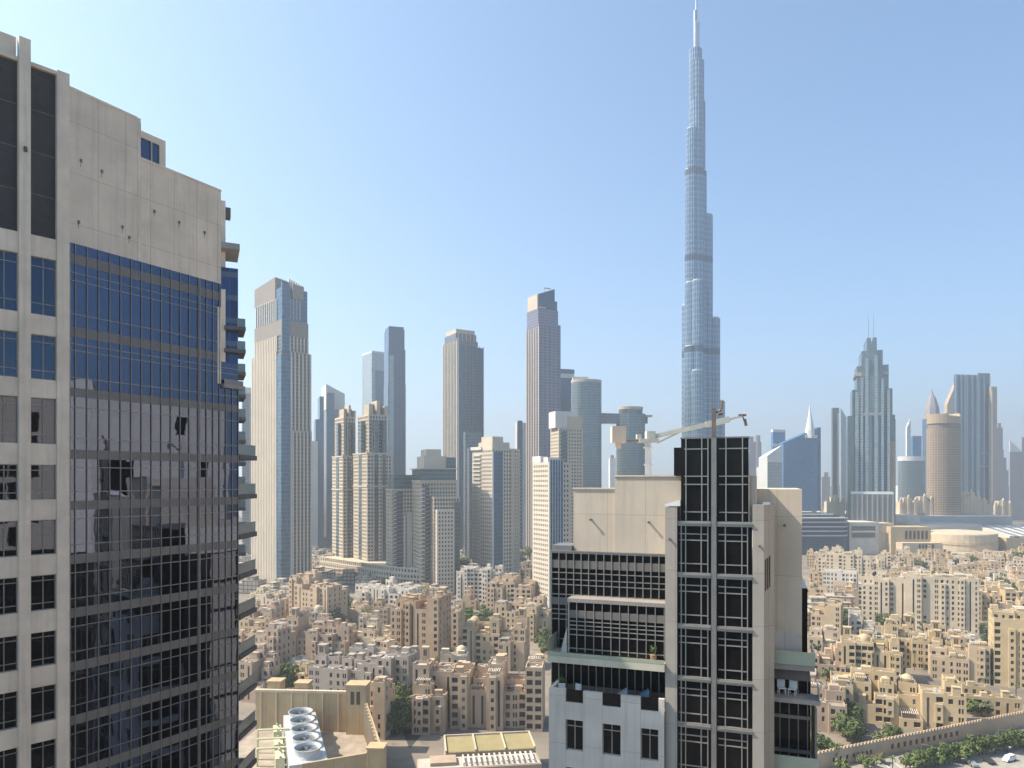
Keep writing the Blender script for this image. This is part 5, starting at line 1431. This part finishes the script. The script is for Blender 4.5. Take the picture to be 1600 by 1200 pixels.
M['galv'] = wear("pale galvanised casing", (0.52, 0.53, 0.52), 0.5, 0.15, 0.5, 0.2, metal=0.2)
M['fan_dark'] = wear("fan throat", (0.07, 0.075, 0.08), 0.6, 0.3, 1.0, 0)
tr = R(-66)
q = MB().set(-5.0, -14.0, 0, tr); q.box(-22, 24, -5.4, 5.4, 6.0, z_r); q.build("fan_casing", M['galv'], cp)
for k in range(5):
    lx_, ly_ = rotp(-16.5 + k * 8.6, 0, tr)
    fx, fy = -5.0 + lx_, -14.0 + ly_
    q = MB()
    prof = [(r_ * 1.52, z_r + h_ * 1.2) for r_, h_ in ((2.75, 0), (2.45, 0.7), (2.5, 1.9), (2.7, 2.2), (2.5, 2.2), (2.3, 1.6), (2.25, 0.8))]
    rings = [[q.p(r * math.cos(t_ * math.pi / 12), r * math.sin(t_ * math.pi / 12), z) for t_ in range(24)] for r, z in prof]
    for A_, B_ in zip(rings, rings[1:]):
        for t_ in range(24): q.idx((A_[t_], A_[(t_ + 1) % 24], B_[(t_ + 1) % 24], B_[t_]))
    fan = q.build("fan_cowl", M['galv'], cp, (fx, fy, 0))
    q = MB(); q.cyl(0, 0, z_r + 0.75, z_r + 0.9, 3.42, n=20); q.build("fan_throat", M['fan_dark'], fan)
    q = MB(); q.cyl(0, 0, z_r + 0.8, z_r + 1.35, 0.4, n=10)
    for t_ in range(6):
        q.set(0, 0, 0, t_ * math.pi / 3); q.face(((0.3, -0.2, z_r + 1.5), (3.2, -0.7, z_r + 1.3), (3.2, 0.6, z_r + 1.6), (0.3, 0.2, z_r + 1.6)))
    q.build("fan_blade", M['steel'], fan)
M['ypipe'] = wear("pale yellow pipe", (0.58, 0.55, 0.36), 0.5, 0.15, 1.0, 0.2)
for k in range(3):
    q = MB(); x = -21 + 2.2 * k; y = -12 - 5.2 * k
    q.bar((x, y, 6), (x, y, 13.5 - k), 0.4); q.bar((x, y, 13.5 - k), (x + 9.5, y + 2.0, 13.5 - k), 0.4); q.bar((x + 9.5, y + 2, 13.5 - k), (x + 9.5, y + 2, 6), 0.4)
    q.build("pipe", M['ypipe'], cp)
for k in range(6):
    lx_, ly_ = rotp(-17 + k * 6.0, -7.6, tr)
    q = MB().set(-5 + lx_, -14 + ly_, 0, tr); q.box(-1.8, 1.8, -1.3, 1.3, 6, 11 + (k % 2)); q.bar((-2.0, 0, 11.3), (2.2, 0, 12.6), 0.3)
    q.build("pump_unit", M['ypipe'], cp)

# low yellow roofed hall with three roof bays
d = 226
hl = thing("three_bay_hall", "low hall with an olive roof in three bays before the terraced peach houses", "hall", (XX(772, d), d, 0), R(8))
M['olive_roof'] = wear("olive yellow roof", (0.30, 0.245, 0.12), 0.9, 0.12, 0.3, 0.1)
q = MB(); q.box(-15.5, 13.5, 0, 12, 0, 8.2); q.build("wall", M['h_ochre'], hl)
for k in range(3):
    x = -15.2 + k * 9.5
    q = MB(); q.prism([(x, 0.2), (x + 9.1, 0.2), (x + 9.1, 11.8), (x, 11.8)], 8.2, 9, ztop=[8.3, 8.3, 9.0, 9.0]); q.build("roof_bay", M['olive_roof'], hl)
for k in range(4):
    x = -15.6 + k * 9.55
    q = MB(); q.prism([(x, 0), (x + 0.5, 0), (x + 0.5, 12.2), (x, 12.2)], 8.2, 9, ztop=[8.9, 8.9, 9.6, 9.6]); q.build("roof_rib", M['h_cream'], hl)
q = MB(); q.box(-15.6, 13.6, 12.05, 12.5, 8.2, 9.5); q.build("roof_edge", M['h_cream'], hl)
q = MB(); q.box(-4, 13.4, -1.2, -0.02, 5.8, 7.6); q.build("dark_fascia", M['shade'], hl)
d = 214
lw = thing("pergola_house", "low rose house with pale pergola beams at the picture's lower border", "house", (XX(745, d), d, 0), R(8))
q = MB(); q.box(-18, 20, 0, 9, 0, 7.6); q.box(-14, -6, 2, 8, 7.6, 8.8); q.build("wall", M['h_rose'], lw)
q = MB(); q.box(-17.5, 19.5, 0.4, 8.6, 7.6, 7.8); q.build("roof", M['roof_lite'], lw)
for k in range(14):
    x = -4 + k * 1.65
    q = MB(); q.box(x, x + 0.5, 1, 7.5, 8.6, 8.9); q.build("pergola_beam", M['h_white'], lw)
for x in (-4, 18):
    q = MB(); q.box(x, x + 0.4, 1, 1.4, 7.8, 8.6); q.box(x, x + 0.4, 7, 7.4, 7.8, 8.6); q.build("pergola_post", M['h_white'], lw)

# ---------------------------------------------------------------- shopping mall
M['mall_roof'] = wear("mall roof", (0.42, 0.41, 0.40), 0.8, 0.2, 0.02, 0)
d = 900
ml = thing("shopping_mall", "sprawling cream shopping mall with pale roofs, a drum and rows of tall windows", "shopping mall", (XX(1450, d), d, 0), 0)
mx = lambda px, dd=900: XX(px, dd) - XX(1450, 900)
def mpart(name, mat, a, b_, top, y0, y1, dd=900, bot=None):
    q = MB(); q.box(mx(a), mx(b_), y0, y1, 0 if bot is None else H(bot, dd), H(top, dd)); return q.build(name, mat if not isinstance(mat, str) else M[mat], ml)
mpart("rear_hall", 'mall_roof', 1330, 1660, 812, 90, 260)
mpart("rear_hall", 'h_white', 1380, 1480, 809, 60, 120)
mpart("white_front", 'h_white', 1327, 1373, 816, 0, 60)
mpart("front_glazing", 'grey_g', 1331, 1367, 822, -1, -0.02, bot=840)
mpart("front_band", 'h_white', 1330, 1368, 829, -2, -1.02, bot=832)
mpart("side_wall", 'h_cream', 1373, 1400, 818, 5, 80)
mpart("window_wall", 'h_ochre', 1388, 1450, 823, -6, 70)
for k in range(6):
    mpart("tall_window", 'h_pane', 1410 + 6.3 * k, 1413.6 + 6.3 * k, 829, -6.5, -6.02, bot=842)
mpart("lower_wall", 'h_cream', 1395, 1458, 846, -22, -7)
for k in range(5): mpart("arch_window", 'h_pane', 1420 + 5 * k, 1423 + 5 * k, 848, -22.4, -22.02, bot=854)
cxd = mx(1499)
q = MB(); q.lathe(cxd, 0, [(41, 0), (41, H(833, 900)), (40.5, H(831.5, 900)), (36, H(830.4, 900)), (20, H(828.6, 900)), (4, H(827.5, 900))], 40); q.build("drum", M['h_cream'], ml)
q = MB(); q.cyl(cxd, 0, H(848, 900), H(844, 900), 41.8, n=40); q.build("drum_band", M['h_ochre'], ml)
mpart("roof_terrace", 'mall_roof', 1440, 1560, 822, 30, 95)
mpart("lower_wall", 'h_ochre', 1448, 1560, 858, -52, -40)
mpart("vault_hall", 'h_ochre', 1551, 1680, 838, -25, 60)
for k in range(10):
    px = 1556 + k * 8
    q = MB(); q.prism([(mx(px), -25), (mx(px + 7), -25), (mx(px + 7), 40), (mx(px), 40)], H(838, 900), H(830, 900), ztop=[H(835, 900), H(835, 900), H(824, 900), H(824, 900)]); q.build("skylight", M['pale_g'] if k % 2 else M['h_white'], ml)
for k in range(6): mpart("square_window", 'h_pane', 1572 + 12 * k, 1580 + 12 * k, 845, -25.5, -25.02, bot=853)
mpart("parking_deck", 'pale', 1578, 1680, 858, -40, -26)
mpart("roof_plant", 'ac', 1468, 1482, 800, 130, 150); mpart("roof_plant", 'ac', 1350, 1356, 806, 130, 140)
for k in range(22):
    rgx = random.Random(900 + k)
    px = rgx.uniform(1335, 1600); y = rgx.uniform(100, 240)
    q = MB(); x = mx(px); q.box(x, x + rgx.uniform(2, 7), y, y + 6, H(812, 900), H(812, 900) + rgx.uniform(1, 3)); q.build("roof_unit", M[rgx.choice(('ac', 'mall_roof', 'h_pane'))], ml)
d = 890
lo = thing("louvred_offices", "grey blue office block wrapped in horizontal louvre bands beside the mall", "office block", (XX(1250, d), d, 0), 0)
q = MB(); w = XX(1327, d) - XX(1250, d)
q.prism([(0, 0), (w - 6, 0), (w, 6), (w, 50), (0, 50)], 0, H(812, d)); q.build("glass_wall", M['navy_g'], lo)
q = MB(); q.box(0, w * 0.9, 12, 50, H(812, d), H(803, d)); q.build("upper_wall", M['grey_g'], lo)
for z in (838, 831, 824, 817, 811):
    q = MB(); q.prism([(-1, -2), (w - 8, -2), (w + 1, 5), (w + 1, 50), (-1, 50)], H(z, d), H(z - 2.2, d)); q.build("louvre_band", M['mall_roof'], lo)
q = MB(); q.box(w * 0.0, w * 0.75, 10, 11.9, H(805, d), H(803.5, d)); q.build("parapet", M['pale'], lo)
# ornate houses at the foot of the skyline
for k, (px, tp, dd, lab) in enumerate(((1306, 772, 1000, "cream tower house with domed corners in front of the two glass blades"), (1420, 773, 1000, "cream palace-like house with gables in front of the round teal block"), (1445, 771, 1010, "ochre tower house leaning against the brown cylinder"),
        (1518, 764, 1020, "cream turret house at the brown cylinder's far side"), (1538, 776, 1020, "pale flat house below the pilastered slab"), (1568, 778, 1050, "cream low house below the sail-shaped tower"))):
    X = XX(px, dd); o = thing("palace_house", lab, "house", (X, dd, 0), R(-10), "cream houses along the skyline's foot")
    q = MB(); q.box(-12, 12, 0, 16, 0, H(tp + 12, dd)); q.box(-6, 5, 1, 12, H(tp + 12, dd), H(tp + 5, dd)); q.build("wall", M['h_cream'], o)
    for x in (-10, 0, 9):
        q = MB(); q.box(x - 1.6, x + 1.6, -0.8, 2.4, 0, H(tp + 4 + abs(x) * 0.4, dd)); q.lathe(x, 0.8, [(1.9, H(tp + 4 + abs(x) * 0.4, dd)), (1.5, H(tp + 2 + abs(x) * 0.4, dd)), (0.2, H(tp + abs(x) * 0.4, dd))], 8); q.build("turret", M['h_cream'], o)

# ---------------------------------------------------------------- boundary wall, road and parking
def wp(px, py): d_ = GD(py); return XX(px, d_), d_
P0, P1 = wp(1262, 1206), wp(1660, 1122)
ang = math.atan2(P1[1] - P0[1], P1[0] - P0[0]); L = math.hypot(P1[0] - P0[0], P1[1] - P0[1])
bw = thing("boundary_wall", "long rose boundary wall with crenels and small dark openings along the road", "wall", (P0[0], P0[1], 0), ang)
ops = [(x, x + 1.1, 1.4, 2.9) for x in (11, 14, 17, 20, 22, 24, 26, 28)] + [(38 + 3.0 * k, 39.6 + 3.0 * k, 1.6, 3.4) for k in range(12)]
ops = [q for q in ops if q[1] < L - 0.5]
q = MB(); pn = q.facade((0, 0), (L, 0), 0, 5.2, ops, 0.4); q.face(((0, 0, 5.2), (L, 0, 5.2), (L, 1.2, 5.2), (0, 1.2, 5.2))); q.face(((L, 1.2, 0), (0, 1.2, 0), (0, 1.2, 5.2), (L, 1.2, 5.2)))
q.face(((0, 1.2, 0), (0, 0, 0), (0, 0, 5.2), (0, 1.2, 5.2)))
q.build("wall_face", M['h_peach'], bw); put_windows(pn, bw, name="wall_opening", gm='h_pane', fm='frame', frame=0, mull=0)
for k in range(int(L / 1.6)):
    q = MB(); q.box(0.2 + 1.6 * k, 1.1 + 1.6 * k, 0.02, 0.5, 5.2, 5.9, bottom=False); q.build("merlon", M['h_peach'], bw)
gate = house("low ochre gatehouse with crenels standing on the boundary wall near the tall cropped block", 1552, 283, 20, 10, 2, -8, 'ochre', 61, group=near, segs=2)

def strip(name, pts, z, mat):
    q = MB(); q.face([(*wp(*p), z) for p in pts]); return structure(q.build(name, M[mat]))
M['asphalt'] = wear("asphalt", (0.06, 0.058, 0.056), 0.9, 0.2, 0.3, 0)
M['paving'] = wear("pale paving", (0.33, 0.30, 0.26), 0.9, 0.2, 0.4, 0)
M['lawn'] = wear("lawn", (0.075, 0.11, 0.045), 0.95, 0.3, 0.4, 0)
strip("pavement", [(1150, 1330), (1900, 1195), (1900, 1090), (1262, 1207)], 0.02, 'paving')
strip("road", [(1200, 1400), (1900, 1260), (1900, 1188), (1300, 1262)], 0.05, 'asphalt')
strip("verge", [(1420, 1245), (1900, 1176), (1900, 1160), (1330, 1240)], 0.04, 'lawn')
strip("street", [(705, 1060), (735, 1060), (700, 960), (690, 960)], 0.03, 'asphalt')
strip("street", [(640, 1170), (700, 1100), (690, 1075), (620, 1120)], 0.02, 'asphalt')

# vehicles
M['v_white'] = wear("white car paint", (0.7, 0.7, 0.69), 0.3, 0.04, 1, 0, spec=0.5)
M['v_dark'] = wear("dark car paint", (0.04, 0.042, 0.05), 0.3, 0.1, 1, 0, spec=0.5)
M['v_silver'] = wear("silver car paint", (0.4, 0.4, 0.4), 0.3, 0.1, 1, 0, spec=0.5, metal=0.4)
M['tyre'] = wear("tyre", (0.02, 0.02, 0.02), 0.9, 0.2, 3, 0)
def car(name, label, px, py, rot, mat, van=False):
    X, Y = wp(px, py)
    o = thing(name, label, "van" if van else "car", (X, Y, 0.06), rot, None)
    L_ = 5.2 if van else 4.5
    prof = [(0, .35), (0, .95), (.75, 1.15), (1.5, 1.95 if van else 1.5), (4.7, 2.05) if van else (3.2, 1.5), (5.1, 1.2) if van else (4.0, 1.05), (L_, .95), (L_, .35)]
    q = MB()
    for yy in (-0.9, 0.9):
        pts = [(x - L_ / 2, yy * (0.86 if z > 1.2 else 1.0), z) for x, z in prof]
        ids = [q.p(*p_) for p_ in pts]; q.idx(ids if yy < 0 else ids[::-1])
        if yy < 0: A_ = ids
        else:
            for k in range(len(A_)): q.idx((A_[k], ids[k], ids[(k + 1) % len(A_)], A_[(k + 1) % len(A_)]))
    q.build("body", M[mat], o)
    q = MB(); q.box(-L_ / 2 + 1.45, L_ / 2 - (0.6 if van else 1.4), -0.84, 0.84, 1.22, 1.42 if not van else 1.75); q.build("side_glass", M['dark_pane'], o)
    for x in (-L_ / 2 + 0.9, L_ / 2 - 0.95):
        for y in (-0.84, 0.84):
            q = MB(); q.bar((x, y - 0.11, 0.33), (x, y + 0.11, 0.33), 0.33, 12); q.build("wheel", M['tyre'], o)
    return o
car("parked_van", "white van parked beside the road hedge at the lower edge", 1577, 1189, ang + 0.05, 'v_white', True)
car("parked_car", "silver car in the street beside the tall orange block", 712, 1030, R(70), 'v_silver')
car("parked_car", "dark car parked in the roadside bays, next after the white van", 1545, 1192, ang + 1.2, 'v_dark')
car("parked_car", "silver car parked in the roadside bays, third from the white van", 1518, 1196, ang + 1.2, 'v_silver')
def lamp(label, px, py):
    X, Y = wp(px, py)
    o = thing("street_lamp", label, "street lamp", (X, Y, 0), ang)
    q = MB(); q.cyl(0, 0, 0, 8.5, 0.1, 0.06, 8); q.build("pole", M['steel'], o)
    q = MB(); q.bar((0, 0, 8.4), (0, -1.6, 8.8), 0.05); q.box(-0.15, 0.15, -2.2, -1.5, 8.75, 8.87); q.build("lamp_head", M['steel'], o)
lamp("slim street lamp beside the road hedge, nearest the white van", 1560, 1178)
lamp("slim street lamp beside the road hedge, at its end near the beige tower", 1440, 1203)
car("parked_car", "white car in the street near the small sand house", 706, 1000, R(75), 'v_white')
for k in range(16):
    X, Y = wp(1392 + k * 15, 1202 - k * 3.1)
    o = thing("parking_kerb", "pale concrete kerb dividing the roadside parking bays", "kerb", (X, Y, 0.03), ang + 1.2, "pale kerbs of the parking bays")
    q = MB(); q.box(-2.6, 2.6, -0.14, 0.14, 0, 0.14); q.box(2.6, 2.9, -0.5, 0.5, 0, 0.14); q.build("kerb_stone", M['pale'], o)

# ---------------------------------------------------------------- trees
def leaf_mat(name, col):
    m, nt, b = _mat(name)
    vec, xyz = coords(nt)
    n1 = noise(nt, vec, 1.3, 4)
    c = mixc(nt, n1, tuple(x * 0.45 for x in col), tuple(x * 1.7 for x in col))
    nt.links.new(c, b.inputs["Base Color"]); b.inputs["Roughness"].default_value = 0.8
    b.inputs["Specular IOR Level"].default_value = 0.15
    return m
M['leaf'] = leaf_mat("broad leaves", (0.12, 0.15, 0.055)); M['leaf_d'] = leaf_mat("dark leaves", (0.085, 0.11, 0.042)); M['leaf_l'] = leaf_mat("dusty leaves", (0.14, 0.14, 0.075))
M['bark'] = wear("bark", (0.13, 0.10, 0.075), 0.95, 0.3, 2, 0)
def make_tree(name, h, r, mat, seed, n=700, palm=False, label="", group=None):
    rg = random.Random(seed)
    o = thing(name, label, "tree", (0, 0, 0), 0, group)
    kids = []
    q = MB()
    if palm:
        q.bar((0, 0, 0), (0.1, 0, h), 0.2, 7)
    else:
        q.cyl(0, 0, 0, h * 0.45, 0.25, 0.14, 7)
        for k in range(5):
            a = k * 1.3 + rg.random(); q.bar((0, 0, h * 0.35), (math.cos(a) * r * 0.5, math.sin(a) * r * 0.5, h * 0.65), 0.08, 5)
    kids.append(q.build("trunk", M['bark'], o))
    q = MB()
    if palm:
        for k in range(16):
            a = k * 2.4; el = rg.uniform(-0.2, 0.9)
            prev = Vector((0.1, 0, h)); dirv = Vector((math.cos(a) * math.cos(el), math.sin(a) * math.cos(el), math.sin(el)))
            side = Vector((-math.sin(a), math.cos(a), 0)) * 0.28
            for s_ in range(5):
                nx = prev + dirv * (r / 5); dirv.z -= 0.28; dirv.normalize()
                w0, w1 = 1 - s_ * 0.18, 1 - (s_ + 1) * 0.19
                q.face((prev - side * w0, nx - side * w1, nx + side * w1, prev + side * w0)); prev = nx
    else:
        blobs = [(rg.gauss(0, r * 0.42), rg.gauss(0, r * 0.42), h * rg.uniform(0.45, 0.92), r * rg.uniform(0.28, 0.5)) for _ in range(11)]
        for _ in range(n):
            bx, by, bz, br = rg.choice(blobs)
            v = Vector((rg.gauss(0, 1), rg.gauss(0, 1), rg.gauss(0, 1))).normalized() * br * rg.uniform(0.55, 1.08)
            c_ = Vector((bx + v.x, by + v.y, bz + v.z * 0.85))
            nrm = (v.normalized() + Vector((rg.gauss(0, .5), rg.gauss(0, .5), rg.gauss(0, .5) + 0.3))).normalized()
            u = nrm.orthogonal().normalized(); w = nrm.cross(u); s_ = rg.uniform(0.22, 0.5)
            q.face((c_ - u * s_ - w * s_ * .6, c_ + u * s_ - w * s_ * .6, c_ + u * s_ * .7 + w * s_, c_ - u * s_ * .7 + w * s_))
    kids.append(q.build("crown", M[mat], o))
    KIDS[o.name] = kids
    return o
TG = "green trees among the sand houses"
TL = "green tree standing among the sand coloured houses and along the road"
protos = [make_tree("garden_tree", 7, 3.6, 'leaf', 1, 800, label=TL, group=TG), make_tree("garden_tree", 8.5, 4.2, 'leaf_d', 2, 900, label=TL, group=TG), make_tree("garden_tree", 6, 3.3, 'leaf_l', 3, 700, label=TL, group=TG),
          make_tree("palm_tree", 7.5, 2.6, 'leaf', 4, palm=True, label="feathery palm between the sand coloured houses", group="palms among the sand houses")]
used = [False] * 4
def tree(px, py, k, s=1.0):
    X, Y = wp(px, py)
    rt = random.Random(int(px * 7 + py)).uniform(0, 6.28)
    if not used[k]:
        used[k] = True; o = protos[k]; o.location = (X, Y, 0); o.rotation_euler = (0, 0, rt); o.scale = (s, s, s)
    else: dup(protos[k], (X, Y, 0), rt, None, (s, s, s))
rg = random.Random(77)
def grove(pa, pb, ya, yb, n, ks=(0, 1, 2), s0=0.8, s1=1.25):
    for _ in range(n): tree(rg.uniform(pa, pb), rg.uniform(ya, yb), rg.choice(ks), rg.uniform(s0, s1))
grove(725, 752, 972, 992, 7, (0, 0, 2), 1.0, 1.5)         # garden by the sand block
grove(598, 632, 1118, 1150, 6, (1, 0), 0.9, 1.4)
grove(845, 862, 1005, 1040, 5, (0, 1), 1.0, 1.5)
grove(515, 545, 940, 985, 10, (1, 1, 2), 1.0, 1.7)         # dark trees beside the tall peach block
grove(545, 640, 925, 940, 8, (1, 2), 1.0, 1.6)
grove(690, 735, 890, 915, 9, (1, 1), 1.0, 1.8)
grove(810, 835, 872, 905, 9, (0, 1, 2), 1.2, 1.9)
grove(560, 590, 968, 982, 4, (0, 3), 1.0, 1.3)
grove(640, 665, 1085, 1105, 4, (0, 1), 0.9, 1.2)
grove(420, 450, 1075, 1095, 4, (1,), 0.9, 1.3)
grove(500, 545, 1030, 1045, 4, (0,), 0.8, 1.0)
grove(1320, 1345, 1150, 1170, 3, (1, 0), 0.8, 1.1)
grove(1265, 1300, 1182, 1196, 5, (1, 0), 0.7, 0.9)
grove(1505, 1545, 1100, 1128, 9, (0, 0, 2), 0.8, 1.2)
grove(1535, 1560, 1010, 1060, 6, (0, 1), 0.9, 1.2)
grove(1545, 1585, 925, 948, 7, (1,), 1.2, 1.7)
grove(1590, 1625, 880, 895, 5, (1,), 1.5, 2.2)
grove(1320, 1420, 960, 985, 9, (2, 1), 0.8, 1.2)
grove(1560, 1620, 930, 1000, 4, (0,), 0.9, 1.2)
grove(1300, 1520, 1000, 1050, 10, (0, 1, 3), 0.7, 1.0)
grove(1270, 1600, 905, 930, 12, (0, 1, 2), 0.9, 1.3)
grove(1270, 1600, 878, 895, 10, (0, 1, 2), 1.0, 1.5)
grove(690, 760, 955, 1000, 14, (0, 0, 2), 0.9, 1.5)
grove(845, 862, 960, 1020, 8, (0, 1), 1.0, 1.5)
grove(605, 640, 1090, 1150, 12, (0, 1), 0.8, 1.3)
grove(400, 470, 1060, 1080, 8, (1, 0), 0.8, 1.2)
grove(1310, 1345, 1130, 1165, 5, (1, 0, 1), 0.8, 1.2)
grove(645, 700, 1020, 1060, 5, (0, 3), 0.8, 1.1)
grove(1265, 1600, 1040, 1110, 26, (0, 1, 2, 3), 0.6, 1.0)
grove(1265, 1600, 960, 1040, 22, (0, 1, 2), 0.7, 1.0)
grove(390, 850, 990, 1100, 26, (0, 1, 2, 3), 0.7, 1.0)
grove(1340, 1480, 1152, 1168, 6, (0, 1, 2), 0.6, 0.9)
grove(1300, 1420, 1192, 1206, 6, (2, 0), 0.4, 0.6)
for k in range(44):                                        # hedge of small trees along the road
    px = 1422 + k * 4.9
    tree(px, 1202 - (px - 1428) * 0.205 + rg.uniform(-4, 3), rg.choice((0, 0, 1)), rg.uniform(0.55, 0.8))
for px in (1370, 1395, 1415): tree(px, 1216 - (px - 1370) * 0.1, 3, 0.8)

# ---------------------------------------------------------------- air
hz = MB(); hz.box(-7900, 7900, -260, 9500, -1.0, 840.0)
mh = bpy.data.materials.new("air haze"); mh.use_nodes = True
nt = mh.node_tree; nt.nodes.clear()
out = nt.nodes.new("ShaderNodeOutputMaterial"); pv = nt.nodes.new("ShaderNodeVolumePrincipled")
pv.inputs["Color"].default_value = (0.73, 0.80, 0.86, 1)
pv.inputs["Density"].default_value = 0.00027
pv.inputs["Anisotropy"].default_value = 0.47
nt.links.new(pv.outputs[0], out.inputs["Volume"])
hz_o = hz.build("haze", mh); hz_o["kind"] = "stuff"; hz_o["label"] = "pale dusty air over the whole city"
